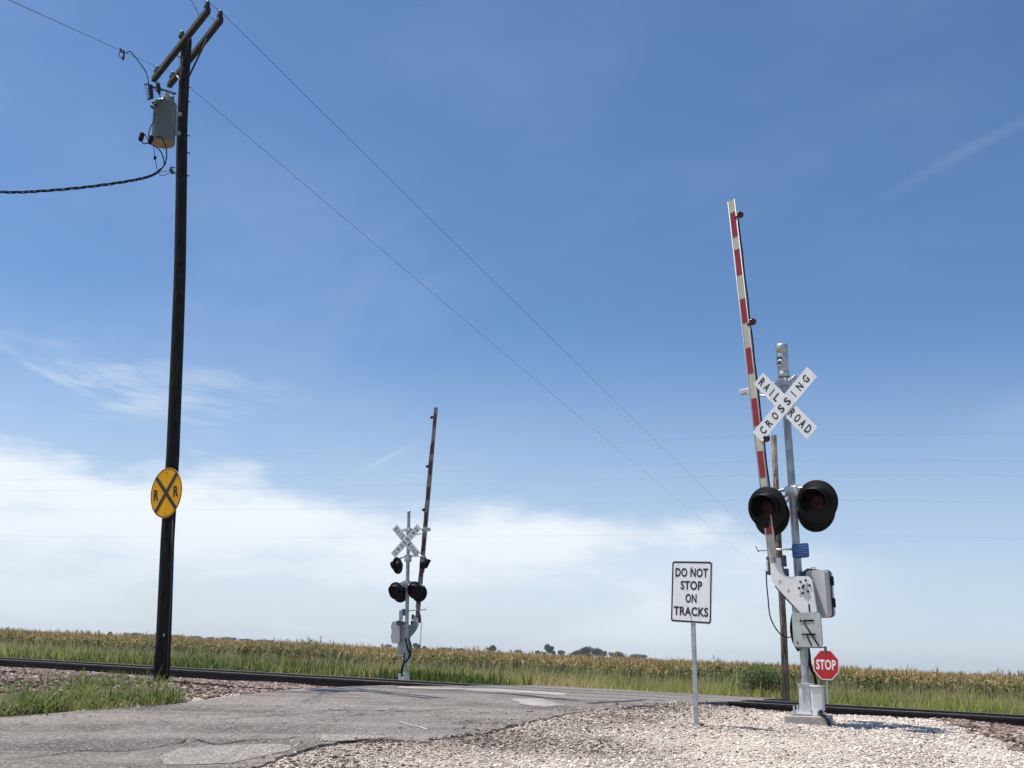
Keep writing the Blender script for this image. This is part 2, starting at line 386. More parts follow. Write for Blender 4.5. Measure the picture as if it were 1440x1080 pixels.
def edge_curve(P, wob, seed):
    dd, P = edge_pts(P, NS, wob, seed)
    # more samples where the camera sees the edge closely
    s = np.interp(np.linspace(0, 1, NS), [0, .05, .9, 1], [0, dd[2], dd[-4], dd[-1]])
    x = np.interp(s, dd, P[:, 0]); y = np.interp(s, dd, P[:, 1])
    w = np.array([noise.noise((q*1.1, seed, 0))+.6*noise.noise((q*3.7, seed, 4))+.35*noise.noise((q*11, seed, 9)) for q in s])*wob
    return np.stack([x+w*.8, y-w*.5], -1)
EL = edge_curve(L2, .05, 3.1); ER = edge_curve(R2, .15, 8.3)
NT = 26
T_ = np.linspace(0, 1, NT); P_ = EL[:, None, :]*(1-T_)[None, :, None]+ER[:, None, :]*T_[None, :, None]
VV = P_[..., 0]*TN.x+P_[..., 1]*TN.y
bumpz = np.array([[.010*noise.noise((x*.8, y*.8, 1))+.004*noise.noise((x*3, y*3, 2)) for x, y in row] for row in P_])
Zr = zr(VV)+.030+bumpz*(VV < 17)
Zr = np.where(VV > 17, np.minimum(Zr, .874), Zr)
top_ = np.concatenate([P_, Zr[..., None]], -1)
skl = top_[:, :1].copy(); skl[..., 2] -= .35; skl[..., :2] += (EL-ER)[:, None]*.006
skr = top_[:, -1:].copy(); skr[..., 2] -= .35; skr[..., :2] -= (EL-ER)[:, None]*.006
allp = np.concatenate([skl, top_, skr], 1); a_, b_ = allp.shape[:2]
I = np.arange(a_*b_).reshape(a_, b_); RF = np.stack([I[:-1, :-1], I[1:, :-1], I[1:, 1:], I[:-1, 1:]], -1).reshape(-1, 4)
def asphalt_mat():
    m = bpy.data.materials.new('worn_asphalt'); m.use_nodes = True; k = NG(m.node_tree); b = m.node_tree.nodes['Principled BSDF']
    v = k.n('ShaderNodeTexCoord').outputs['Object']
    # rotate so x runs along the road, then stretch for wheel tracks
    mp = k.n('ShaderNodeMapping'); k.l(v, mp.inputs[0]); mp.inputs['Rotation'].default_value = (0, 0, R(-50)); mp.inputs['Scale'].default_value = (.09, 1, 1)
    mp.vector_type = 'POINT'
    tr = k.noise(mp.outputs[0], 1.7, 4, .6)
    c = k.mix(k.mr(tr, .34, .66), (.09, .078, .068), (.235, .207, .183))
    c = k.mix(k.mr(k.noise(v, 1.1, 6, .65), .40, .68, 0, .55), c, (.26, .238, .225))
    c = k.mix(k.mr(k.noise(v, 4, 6, .7), .56, .72, 0, .5), c, (.085, .078, .075))
    vo = k.n('ShaderNodeTexVoronoi'); k.l(v, vo.inputs['Vector']); vo.inputs['Scale'].default_value = 48
    sc = k.n('ShaderNodeSeparateColor'); k.l(vo.outputs['Color'], sc.inputs[0])
    c = k.mix(k.mr(sc.outputs[0], .62, 1., 0, .55), c, (.42, .39, .36)); c = k.mix(k.mr(sc.outputs[1], .6, 1., 0, .6), c, (.07, .065, .06))
    # hairline cracks
    v2 = k.n('ShaderNodeTexVoronoi', feature='DISTANCE_TO_EDGE'); wn = k.n('ShaderNodeTexNoise'); k.l(v, wn.inputs['Vector']); wn.inputs['Scale'].default_value = 2.5; wn.inputs['Detail'].default_value = 5
    k.l(k.vm('ADD', v, k.vm('SCALE', wn.outputs['Color']) if False else wn.outputs['Color']), v2.inputs['Vector']); v2.inputs['Scale'].default_value = .75
    ck = k.m('MULTIPLY', k.mr(v2.outputs['Distance'], .012, .002), k.mr(k.noise(v, .5, 2), .48, .56))
    c = k.mix(k.m('MULTIPLY', ck, .75), c, (.035, .033, .03))
    k.l(c, b.inputs['Base Color']); b.inputs['Roughness'].default_value = .88; b.inputs['Specular IOR Level'].default_value = .3
    bn = k.n('ShaderNodeBump'); bn.inputs['Strength'].default_value = .6; bn.inputs['Distance'].default_value = .012
    k.l(k.m('ADD', k.noise(v, 90, 4, .7), k.m('MULTIPLY', ck, -1.0)), bn.inputs['Height']); k.l(bn.outputs[0], b.inputs['Normal'])
    return m
road = raw('road', allp.reshape(-1, 3), RF, asphalt_mat(), smooth=False); tag(road, kind='structure')
# surface marks of the road: cracks, tar seams, worn pale patches (joined into the road mesh, a few mm proud)
def ribbon(pts, w, zoff, wob=.02, step=.04, taper=True, road_=True, seed=0):
    P = np.array([gp(*p, road=road_) for p in pts]); dd = np.r_[0, np.cumsum(np.linalg.norm(np.diff(P, axis=0), axis=1))]
    n = max(6, int(dd[-1]/step)); s = np.linspace(0, dd[-1], n); x = np.interp(s, dd, P[:, 0]); y = np.interp(s, dd, P[:, 1])
    x = x+np.array([noise.noise((q*4, seed, 1)) for q in s])*wob*2; y = y+np.array([noise.noise((q*4, seed, 7)) for q in s])*wob*2
    dx_ = np.gradient(x); dy_ = np.gradient(y); l_ = np.hypot(dx_, dy_)+1e-9
    ww = w*.5*(1+.7*np.array([noise.noise((q*7, seed, 3)) for q in s]))
    if taper: ww = ww*np.clip(np.minimum(np.arange(n), n-1-np.arange(n))/(n*.12+1), .05, 1)
    A = np.stack([x-dy_/l_*ww, y+dx_/l_*ww], -1); B = np.stack([x+dy_/l_*ww, y-dx_/l_*ww], -1)
    co = np.empty((n, 2, 3)); co[:, 0, :2] = A; co[:, 1, :2] = B
    v_ = co[..., 0]*TN.x+co[..., 1]*TN.y; co[..., 2] = road_z(co[..., 0], co[..., 1])+zoff
    I = np.arange(n*2).reshape(n, 2); F_ = np.stack([I[:-1, 0], I[1:, 0], I[1:, 1], I[:-1, 1]], -1); return co.reshape(-1, 3), F_
def road_z(x, y):
    v_ = x*TN.x+y*TN.y; b = np.array([.010*noise.noise((p*.8, q*.8, 1))+.004*noise.noise((p*3, q*3, 2)) for p, q in zip(x.ravel(), y.ravel())]).reshape(x.shape)
    z = zr(v_)+.030+b*(v_ < 17); return np.where(v_ > 17, np.minimum(z, .874), z)
def blob(poly, zoff, wob=.05, seed=0, n=70):
    P = np.array([gp(*p) for p in poly]+[gp(*poly[0])]); dd = np.r_[0, np.cumsum(np.linalg.norm(np.diff(P, axis=0), axis=1))]
    s = np.linspace(0, dd[-1], n, endpoint=False); x = np.interp(s, dd, P[:, 0]); y = np.interp(s, dd, P[:, 1])
    x = x+np.array([noise.noise((q*3, seed, 1))+.5*noise.noise((q*9, seed, 2)) for q in s])*wob; y = y+np.array([noise.noise((q*3, seed, 7))+.5*noise.noise((q*9, seed, 4)) for q in s])*wob
    cx, cy = x.mean(), y.mean(); co = [(cx, cy)]; K = 4
    for r_ in range(1, K+1): co += [(cx+(a-cx)*r_/K, cy+(b-cy)*r_/K) for a, b in zip(x, y)]
    co = np.array(co); z = road_z(co[:, 0], co[:, 1])+zoff; co = np.c_[co, z]
    F_ = [[0, 1+i, 1+(i+1) % n] for i in range(n)]
    for r_ in range(K-1): F_ += [[1+r_*n+i, 1+(r_+1)*n+i, 1+(r_+1)*n+(i+1) % n, 1+r_*n+(i+1) % n] for i in range(n)]
    return co, F_
pale = gravel_mat('pale_worn_asphalt', (.21, .19, .172), (.30, .275, .25), (.39, .36, .335), 45)
crack = mat('open_crack', (.018, .016, .015), .95, var=.4)
paint = mat('worn_white_paint', (.42, .40, .38), .8, col2=(.6, .58, .56), scale=30)
tar = mat('dark_tar_seam', (.05, .046, .045), .6, var=.3)
conc2 = mat('crossing_concrete', (.25, .225, .21), .85, col2=(.38, .345, .325), scale=3, bump=.4)
marks = [
 ([(0, 1076), (60, 1069), (120, 1060), (150, 1062), (180, 1061), (225, 1056), (255, 1050), (262, 1043)], .022, crack),
 ([(262, 1043), (276, 1045), (300, 1053), (345, 1047), (395, 1045), (435, 1038)], .022, crack),
 ([(425, 1004), (520, 1003), (600, 1003), (656, 1000)], .03, tar),
 ([(590, 973), (660, 976), (720, 979.5), (775, 985), (828, 990)], .16, tar),
 ([(820, 993), (880, 989), (935, 985)], .10, tar),
 ([(300, 1017), (380, 1010), (480, 1006)], .02, tar),
 ([(552, 1018.5), (575, 1024), (603, 1032.5)], .022, paint)]
slots = [crack, tar, paint, pale, conc2]
for m_ in slots: road.data.materials.append(m_)
bm = bmesh.new(); bm.from_mesh(road.data)
def join(co, F_, mi):
    V = [bm.verts.new(c) for c in co]
    for f in F_:
        try: q = bm.faces.new([V[int(i)] for i in f]); q.material_index = mi
        except ValueError: continue
        q.normal_update()
        if q.normal.z < 0: q.normal_flip()
for i, (pts, w, m_) in enumerate(marks):
    co, F_ = ribbon(pts, w, .009, seed=i*3.3); join(co, F_, 1+slots.index(m_))
for i, (poly, m_) in enumerate([([(225, 1070), (250, 1058), (300, 1055), (360, 1052), (398, 1052), (410, 1058), (370, 1069), (320, 1078), (230, 1082)], pale),
        ([(447, 1036), (490, 1037), (560, 1040), (530, 1043), (480, 1045), (455, 1046)], pale),
        ([(716, 986), (760, 985.5), (790, 994), (765, 997), (735, 994)], conc2),
        ([(560, 967.5), (700, 969), (800, 975), (795, 979), (700, 973), (600, 971.5), (560, 970)], conc2)]):
    co, F_ = blob(poly, .005, seed=i*5.1); join(co, F_, 1+slots.index(m_))
# flangeways beside the two rails through the crossing
for v0 in (VR+.045, VR+1.435-.115):
    ul = [xy2(*to_v(q, v0))[0] for q in (Lc, Rc)]
    vs_ = [Vector((*uv2(u_, v_), .879)) for u_, v_ in ((ul[0], v0), (ul[1], v0), (ul[1], v0+.07), (ul[0], v0+.07))]
    join(vs_, [[0, 1, 2, 3]], 1)
bm.to_mesh(road.data); bm.free()
# the road that runs along behind the track
tag(grid_mesh('side_road', lin(-80, 40, 2), lin(30.2, 34.2, 1), lambda u, v: zt(u, v)+.03, mat('side_road_asphalt', (.16, .15, .145), .9, var=.2, scale=3)), kind='structure')
# ---------------- white gravel lot
def poly_t(x, y):
    """position across the road: <0 left of it, >1 right of it"""
    v_ = x*TN.x+y*TN.y; evL = EL@np.array([TN.x, TN.y]); evR = ER@np.array([TN.x, TN.y])
    i = np.searchsorted(np.maximum.accumulate(evL), v_).clip(0, NS-1); j = np.searchsorted(np.maximum.accumulate(evR), v_).clip(0, NS-1)
    u_ = x*TU.x+y*TU.y; uL = (EL@np.array([TU.x, TU.y]))[i]; uR = (ER@np.array([TU.x, TU.y]))[j]
    return u_-uL, u_-uR
def vis(x, y, m_=1.0):
    c = y*math.cos(TH); return (y > 0) & (np.abs(x) < .56*y+m_)
def under_road(u, v):
    x, y = TU.x*u+TN.x*v, TU.y*u+TN.y*v; l_, r__ = poly_t(x.ravel(), y.ravel()); return ((l_ > .35)&(r__ < -.35)).reshape(u.shape)*1.0
GRAV = gravel_mat('limestone_gravel', (.34, .295, .255), (.60, .525, .45), (.77, .685, .60), 60, (.22, .185, .155), .75)
grid = grid_mesh('gravel_lot', lin(-9, 14, .2), lin(1, 18.05, .2), lambda u, v: zt(u, v)-.12*under_road(u, v), GRAV); grid.name = 'gravel_lot'; tag(grid, kind='structure')
BAL = gravel_mat('pink_granite_ballast', (.075, .052, .042), (.18, .13, .11), (.29, .225, .195), 24)
def ub(v): return np.interp(v, [8, 10, 12.4, 14.3, 16.7, 18.3, 19], [2.3, 1.95, 1.64, 1.44, 1.2, .3, -6])
def bal_mask(u, v):
    x, y = TU.x*u+TN.x*v, TU.y*u+TN.y*v; l_, r__ = poly_t(x.ravel(), y.ravel()); l_ = l_.reshape(u.shape); r__ = r__.reshape(u.shape)
    return (((l_ < .1)&(v > 14.3)) | ((r__ > .5)&(u > ub(v)+.12)) | (v > 18.4))&(v < 23.9)
ballast_ground = grid_mesh('ballast_bed', lin(-70, 30, .25), np.concatenate([lin(9, 18.8, .25), [19, 20, 21, 22, 22.6, 23.2, 24]]), lambda u, v: zt(u, v)+np.where(bal_mask(u, v), .02, -.14)-.06*under_road(u, v)*(v > 18), BAL); tag(ballast_ground, kind='structure')
# ---------------- scattered stones
def ico():
    t = bmesh.new(); bmesh.ops.create_icosphere(t, subdivisions=1, radius=1); t.verts.ensure_lookup_table()
    V = np.array([tuple(v.co) for v in t.verts]); F_ = np.array([[v.index for v in f.verts] for f in t.faces]); t.free(); return V, F_
IV, IF = ico()
def stones(name, pts, size, m, tint, label, sink=.3):
    """pts (n,3); one object of many small stones"""
    n = len(pts); nv = len(IV)
    sc = (size[:, None]*RNG.uniform(.55, 1.15, (n, 3))*np.array([1, 1, .52]))
    jit = RNG.uniform(.78, 1.22, (n, nv, 1)); V = IV[None]*jit*sc[:, None, :]
    a = RNG.uniform(0, 6.28, n); ca, sa = np.cos(a), np.sin(a); t_ = RNG.uniform(-.5, .5, n); ct, st = np.cos(t_), np.sin(t_)
    x, y, z = V[..., 0], V[..., 1], V[..., 2]
    y, z = y*ct[:, None]-z*st[:, None], y*st[:, None]+z*ct[:, None]
    x, y = x*ca[:, None]-y*sa[:, None], x*sa[:, None]+y*ca[:, None]
    co = np.stack([x, y, z], -1)+pts[:, None, :]+np.array([0, 0, 1])*(size*sink)[:, None, None]
    F_ = (IF[None]+(np.arange(n)*nv)[:, None, None]).reshape(-1, 3)
    o = raw(name, co.reshape(-1, 3), F_, m, tint=np.repeat(tint, nv)); tag(o, label, kind='stuff'); return o
WS = tintmat('limestone_chips', [(0, (.09, .072, .062)), (.16, (.25, .21, .178)), (.5, (.64, .56, .49)), (1, (.86, .785, .70))], .95)
def nfield(x, y, s, z=0): return np.array([noise.noise((a*s, b*s, z)) for a, b in zip(x, y)])
n = 330000; x = RNG.uniform(-5, 9.5, n); y = RNG.uniform(8.3, 19, n); k = vis(x, y, .5)&(RNG.random(n) < (9.0/y)**2.4); x, y = x[k], y[k]
_, rr = poly_t(x, y); u_, v_ = x*TU.x+y*TU.y, x*TN.x+y*TN.y
dens = np.clip(rr/.25, 0, 1)
edgeb = (4.9+.6*np.sin(v_*1.7)-(v_-15.2)*1.6)   # where the white gravel gives way to ballast on the right
k = (rr > -1.3)&(RNG.random(len(x)) < np.where(rr > 0, .3+.7*dens, .34*np.exp(rr/.28)*(.5+1.6*np.clip(nfield(x, y, 1.3, 7)+.3, 0, 1))))&(v_ < 18.5)&(u_ < ub(v_)+.12*np.sin(v_*7+3*u_)+RNG.normal(0, .06, len(u_)))
x, y, rr, u_, v_ = x[k], y[k], rr[k], u_[k], v_[k]
zz = np.where(rr > 0, zt(u_, v_)+.036*np.exp(-rr/.3)*np.clip((v_-9.7)/.4, 0, 1), road_z(x, y)-.004)
dirt = np.clip((2.4-rr)/2.2, 0, .95)+.85*np.clip(nfield(x, y, .7)+.12, 0, 1)*np.clip((4.0-rr)/2.5, .12, 1)+.3*np.clip(nfield(x, y, 2.6, 5), 0, 1)
ti = np.clip(RNG.normal(.66, .15, len(x))-dirt*.42-(RNG.random(len(x)) < .07)*.5, 0, 1)
sz = (.0050+RNG.gamma(2.0, .0026, len(x)).clip(0, .018))*(1+.35*(y-9)/8)+(RNG.random(len(x)) < .008)*.014
bg_ = RNG.random(len(x)) < .012*np.clip(3-rr, .3, 3); sz = np.where(bg_, RNG.uniform(.018, .034, len(x)), sz)
stones('gravel', np.c_[x, y, zz], sz, WS, ti, 'loose pale limestone gravel scattered over the shoulder beside the road')
PS = tintmat('granite_ballast_stones', [(0, (.04, .03, .027)), (.3, (.14, .097, .08)), (.65, (.27, .195, .165)), (1, (.48, .41, .37))], .9)
n = 190000; u_ = RNG.uniform(-26, 12, n); v_ = RNG.uniform(9.8, 19.1, n); x, y = TU.x*u_+TN.x*v_, TU.y*u_+TN.y*v_
ll, rr = poly_t(x, y)
left = (ll < -.1)&(v_ > 11.2)&((v_ > 14.3)|(RNG.random(n) < .30+.2*(v_ > 13)))
right = (rr > .6)&(u_ > ub(v_)+.12*np.sin(v_*7+3*u_)+RNG.normal(0, .06, n))&(v_ > 9)
k = vis(x, y, .5)&(left | right)&(RNG.random(n) < .75); x, y, u_, v_ = x[k], y[k], u_[k], v_[k]
sz = RNG.uniform(.022, .05, len(x)); ti = np.clip(RNG.normal(.5, .24, len(x)), 0, 1)
z0 = zt(u_, v_)+np.where(bal_mask(u_, v_), .02, 0); k = v_ < 18.75; x, y, u_, v_, sz, ti, z0 = (q_[k] for q_ in (x, y, u_, v_, sz, ti, z0))
stones('ballast', np.c_[x, y, z0], sz, PS, ti, 'pinkish grey crushed granite ballast heaped along the near rail')
# strip of spilled pale gravel on the asphalt near the crossing
# ------------------------------------------------------------------ railway
base = Vector((*uv2(0, VR+.72), .69)); RM = Matrix.Translation(base) @ Matrix.Rotation(-TA, 4, 'Z')
trk = thing('railway_track', 'single straight railway track with brown rails crossing the road at a low angle', 'railway track', RM)
prof = [(-.07, 0), (-.07, .012), (-.012, .03), (-.010, .125), (-.036, .138), (-.036, .178), (-.028, .19), (.028, .19), (.036, .178), (.036, .138), (.010, .125), (.012, .03), (.07, .012), (.07, 0)]
for sgn in (-1, 1):
    b = MB(); n = len(prof); xs = [-900, -300, -100, -40, -20, -10, 0, 10, 30, 90]
    vs_ = [Vector((x, sgn*.72+p, q)) for x in xs for p, q in prof]
    for i in range(len(xs)-1):
        for j in range(n):
            mi = 1 if j in (6,) else 0
            b._add([vs_[i*n+j], vs_[(i+1)*n+j], vs_[(i+1)*n+(j+1) % n], vs_[i*n+(j+1) % n]], [[0, 1, 2, 3]], mi)
    bmesh.ops.remove_doubles(b.bm, verts=b.bm.verts, dist=.0005)
    rl = b.build('rail', [M['rail'], M['railtop']], trk)
tb = MB().box((0, 0, -.085), (.23, 2.6, .17), bev=.01).build('tie', M['tie'], trk)
first = True; cnt = 0
x = -24.0
while x < 12:
    if not (-3.3 < x < 3.4 and False):
        if first: tb.location.x = x; first = False
        else:
            c = tb.copy(); COL.objects.link(c); c.parent = trk; c.location.x = x+random.uniform(-.02, .02); c.rotation_euler.z = random.uniform(-.02, .02)
        cnt += 1
    x += .52
# ------------------------------------------------------------------ crossing signal
def build_signal(mtx, label, far=False):
    t = thing('crossing_signal', label, 'railroad signal', mtx, 'railroad crossing signals with gate arms')
    # base + mast
    MB().box((0, 0, -.07), (.54, .54, .13), Matrix.Rotation(R(22), 3, 'Z'), bev=.012).build('foundation_pad', M['conc'], t)
    b = MB(); Rb = Matrix.Rotation(R(22), 3, 'Z')
    b.box((0, 0, .012), (.40, .36, .024), Rb, bev=.004)
    for a in range(4):
        v = Rb@Vector(((.155 if a & 1 else -.155), (.145 if a & 2 else -.145), 0)); b.cyl(v+Vector((0, 0, .02)), v+Vector((0, 0, .11)), .012, n=8); b.cyl(v+Vector((0, 0, .024)), v+Vector((0, 0, .055)), .024, n=6, smooth=False)
    b.build('base_plate', M['alu'], t)
    b = MB(); b.lathe((0, 0, .024), (0, 0, 1), [(.125, 0), (.118, .02), (.098, .30), (.096, .335), (.104, .34), (.104, .365), (.066, .37)], 8, smooth=False)
    b.box((0, -.105, .2), (.012, .012, .32)); b.build('mast_base', M['alu'], t)
    b = MB(); b.box((.185, -.06, .2), (.15, .13, .30), Rb, bev=.02); b.box((.185, -.06, .358), (.165, .145, .02), Rb, bev=.006)
    b.box((.185, -.13, .03), (.06, .05, .06)); b.build('cable_box', M['white'], t)
    b = MB(); b.cyl((0, 0, .3), (0, 0, 4.55), .055, .052, 20)
    for z in (.42, 2.93, 4.34): b.cyl((0, 0, z-.03), (0, 0, z+.03), .064, n=20)
    b.build('mast', M['galv'], t)
    # bell on top
    if not far:
        b = MB(); b.lathe((0, 0, 4.53), (0, 0, 1), [(.064, 0), (.085, .0), (.085, .05), (.078, .06), (.078, .11), (.084, .12), (.084, .33), (.078, .345), (.078, .36), (.088, .37), (.088, .46), (.07, .485), (0, .49)], 24)
        b.lathe((0, 0, 4.72), (0, -1, .0), [(.05, .078), (.05, .088), (.034, .088), (.03, .082), (0, .082)], 20)
        b.build('bell', M['alu'], t)
        MB().box((.0, -.083, 4.745), (.07, .008, .14), bev=.003).build('bell_vent', M['gasket'], t)
    else:
        b = MB(); b.cyl((0, 0, 4.5), (0, 0, 4.98), .05, .048); b.lathe((0, 0, 4.98), (0, 0, 1), [(.055, 0), (.05, .03), (0, .045)]); b.build('mast_top', M['galv'], t)
    # crossbuck
    cy = -.36; CX, CZ = .19, 4.03
    ang = math.atan2(4.50-3.70, .49+.39)
    L, Wd = 1.18, .21
    cb = MB()
    def blade(a, y, bm_):
        c, s_ = math.cos(a), math.sin(a)
        poly = [(CX+px*c-pz*s_, CZ+px*s_+pz*c) for px, pz in rrect(L, Wd, .012, 2)]; bm_.prism(poly, y, y+.004)
    fr = MB(); blade(R(40), cy-.006, fr)
    if not far: crossb = fr.build('crossbuck', M['signwhite'], t)
    if not far:
        b2 = MB(); blade(R(-50), cy+.002, b2); bk = b2.build('blade', M['signwhite'], crossb)
        spaced(MB(), 'CROSSING', CX, CZ, R(40), 0, .132, cy-.0085).build('lettering', M['letter'], crossb)
        for w_, o_ in (('RAIL', -.335), ('ROAD', .335)): spaced(MB(), w_, CX, CZ, R(-50), o_, .113, cy-.0005).build('lettering', M['letter'], bk)
        q = MB(); q.tube([(0, -.02, 4.03), (CX, cy+.03, 4.03)], .022, 8); q.box((CX, cy+.02, 4.03), (.10, .03, .16), bev=.006); q.box((0, 0, 4.03), (.14, .14, .08), bev=.01); q.build('crossbuck_bracket', M['alu'], t)
    if far:
        yb = .12
        r1 = MB()
        for a_, yy in ((R(-43), yb+.006), (R(47), yb)):
            c, s_ = math.cos(a_), math.sin(a_); r1.prism([(px*c-pz*s_, 4.11+px*s_+pz*c) for px, pz in rrect(L, Wd, .012, 2)], yy, yy+.004)
        rb = r1.build('rear_crossbuck', M['signwhite'], t)
        q = MB(); spaced(q, 'CROSSING', 0, 4.11, R(135+2), 0, .132, yb+.0125, 1)
        spaced(q, 'RAIL', 0, 4.11, R(-135+2), -.335, .112, yb+.0065, 1); spaced(q, 'ROAD', 0, 4.11, R(-135+2), .335, .115, yb+.0065, 1)
        q.build('lettering', M['letter'], rb)
    # mast arm bracket that holds the raised gate arm
    b = MB(); b.tube([(-.70, -.02, 4.46), (-.2, -.03, 4.46), (.12, -.03, 4.45), (.30, -.03, 4.44)], .022, 8)
    b.box((-.56, -.06, 4.42), (.26, .10, .07), bev=.01); b.tube([(-.55, -.1, 4.38), (-.3, -.05, 4.30), (-.06, -.02, 4.32)], .016, 6)
    b.box((0, 0, 4.44), (.17, .17, .10), bev=.01); b.tube([(0, -.02, 4.40), (.22, -.05, 4.50)], .02, 6); b.build('gate_hold_bracket', M['alu'], t)
    # lamps
    def lamp(cx, y, cz, ang_, par, fac):
        par_s = .88 if far else 1.0
        """ang_: 0 faces the approaching driver (-y)"""
        root = Matrix.Translation((cx, y, cz)) @ Matrix.Rotation(ang_, 4, 'Z') @ Matrix.Rotation(R(4), 4, 'X') @ Matrix.Scale(par_s, 4)
        b = MB(); b.lathe((0, 0, 0), (0, -1, 0), [(0, 0), (.11, .0), (.275, .0), (.282, .006), (.282, .016), (.275, .022), (.12, .016), (.115, .022)], 40)
        b.lathe((0, 0, 0), (0, 1, 0), [(.16, .0), (.16, .05), (.13, .12), (.05, .15), (0, .15)], 24)
        h = b.build('signal_lamp', M['black'], par, xf=root)
        b = MB(); b.lathe((0, 0, 0), (0, -1, 0), [(.112, .018), (.10, .034), (.06, .046), (0, .05)], 28); b.build('lens', M['lens'], h, xf=root)
        # hood: part-cylinder over the lens, longer at the top
        b = MB(); n = 28; vs_ = []
        for rad in (.195, .189):
            for i in range(n+1):
                a = R(-38+256*i/n); k_ = max(0, math.sin(a)); dl = .07+.14*(.5+.5*math.sin(a))
                vs_ += [Vector((rad*math.cos(a), -.014, rad*math.sin(a))), Vector((rad*.98*math.cos(a), -.014-dl, rad*math.sin(a)*.98-.03*k_))]
        q = 2*(n+1); fs = [[2*i, 2*i+1, 2*i+3, 2*i+2] for i in range(n)]+[[q+2*i, q+2*i+1, q+2*i+3, q+2*i+2] for i in range(n)]+[[2*i+1, q+2*i+1, q+2*i+3, 2*i+3] for i in range(n)]
        b._add(vs_, fs, 0, True); b.build('hood', M['hood'], h, xf=root)
    lz = 2.68
    arm = MB()
    if far: arm.tube([(-.62, .1, lz+.1), (-.3, .05, lz+.22), (0, 0, lz+.22), (.14, .1, lz+.1)], .02, 6)
    arm.tube([(-.30, -.10, lz+.22), (-.1, -.06, lz+.25), (.1, -.06, lz+.25), (.45, -.10, lz+.22)], .024, 8)
    arm.tube([(-.22, -.1, lz+.10), (-.08, -.03, lz+.17), (0, 0, lz+.2)], .018, 6); arm.tube([(.52, -.1, lz+.05), (.2, -.03, lz+.17), (0, 0, lz+.2)], .018, 6)
    arm.box((.04, -.02, lz+.22), (.20, .19, .15), bev=.03)
    arm.tube([(-.22, .12, lz+.05), (-.05, .05, lz+.2)], .02, 6); arm.tube([(.54, .12, lz+.05), (.1, .05, lz+.2)], .02, 6)
    ca = arm.build('lamp_arm', M['alu'], t)
    for cx in ((-.41, .21) if far else (-.215, .535)):
        if not far: lamp(cx, -.30, lz, R(6), t, -1); lamp(cx-(.21 if cx < 0 else .27), .12, lz-.06, math.pi, t, 1)
        else: lamp(cx, .30, lz, math.pi+R(-6), t, 1); lamp(cx+.08, -.12, lz-.07, 0, t, -1)
        MB().box((cx-.03, -.05, lz+.05), (.08, .24, .08), bev=.02).build('lamp_bracket', M['black'], t)
    if far:
        for cx, an in ((.31, R(82)), (-.56, R(-57))):
            lamp(cx, .05, 3.42, an, t, 1)
        MB().tube([(-.60, 0, 3.60), (-.4, 0, 3.68), (.1, 0, 3.68), (.30, 0, 3.62)], .024, 8).box((0, 0, 3.62), (.17, .17, .2), bev=.02).build('lamp_arm', M['alu'], t)
    # emergency number plate
    e = MB().prism(rrect(.25, .19, .03, 4, .125, 2.085), -.115, -.111).build('number_plate', M['blue'], t)
    b = MB()
    for i, (w, x0) in enumerate(((.17, .125), (.20, .125), (.15, .12), (.11, .15), (.19, .125))):
        z = 2.15-i*.032; xx = x0-w/2
        while xx < x0+w/2:
            l_ = random.uniform(.012, .035); b.box((xx+l_/2, -.117, z), (l_, .002, .011)); xx += l_+.008
    b.build('small_print', M['bluetxt'], e)
    # gate arm mechanism: cabinet, crank plate, counterweight plate
    cab = MB().prism(rrect(.27, .60, .05, 5, .315, 1.52), -.12, .06).build('mechanism_cabinet', M['boxgrey'], t)
    MB().prism(rrect(.285, .615, .055, 5, .318, 1.52), .0, .025).build('gasket', M['gasket'], cab)
    MB().prism(rrect(.27, .60, .055, 5, .315, 1.52), .062, .085).build('cabinet_back', M['boxgrey'], cab)
    for z in (1.40, 1.68): MB().box((.47, .03, z), (.03, .05, .12), bev=.008).build('latch', M['black'], cab)
    MB().tube([(.22, -.03, 1.81), (.22, -.03, 1.86), (.27, -.03, 1.86), (.27, -.03, 1.81)], .006, 5).build('lifting_eye', M['black'], cab)
    MB().prism([(.06, 1.72), (.27, 1.72), (.27, 1.84), (.20, 1.85), (.10, 1.80), (.06, 1.76)], -.1, .12).build('shaft_housing', M['gasket'], t)
    pl = [(-.225, 2.015), (-.07, 1.99), (-.055, 1.835), (-.02, 1.76), (.045, 1.735), (.136, 1.744), (.311, 1.73), (.365, 1.67), (.401, 1.276), (.30, 1.262), (.174, 1.268), (.082, 1.364), (-.095, 1.544), (-.19, 1.65), (-.222, 1.70), (-.238, 1.839)]
    cp = MB().prism(pl[::-1], -.30, -.275).build('crank_plate', M['white'], t)
    b = MB()
    for i in range(6):
        a = R(60*i+10); MB().cyl((.255+.078*math.cos(a), -.302, 1.60+.085*math.sin(a)), (.255+.078*math.cos(a), -.316, 1.60+.085*math.sin(a)), .015, n=6, smooth=False).build('bolt', M['black'], cp)
    MB().box((.30, -.302, 1.33), (.016, .01, .10)).build('slot', M['black'], cp)
    b = MB(); b.cyl((.255, -.30, 1.60), (.255, -.325, 1.60), .045, n=20); b.build('hub', M['alu'], cp)
    MB().box((.25, -.33, 1.60), (.02, .014, .05), Matrix.Rotation(R(35), 3, 'Y')).build('shaft_key', M['black'], cp)
    for x, z, s_ in ((-.10, 1.68, .05), (.02, 1.56, .04), (.20, 1.50, .05)):
        MB().prism([(x+s_*(.5+.25*math.sin(i*2.3))*math.cos(i), z+s_*(.5+.25*math.cos(i*3.1))*math.sin(i)) for i in range(6)][::-1], -.3025, -.3005).build('scuff', mat('grey_scuff', (.40, .41, .40), .7), cp)
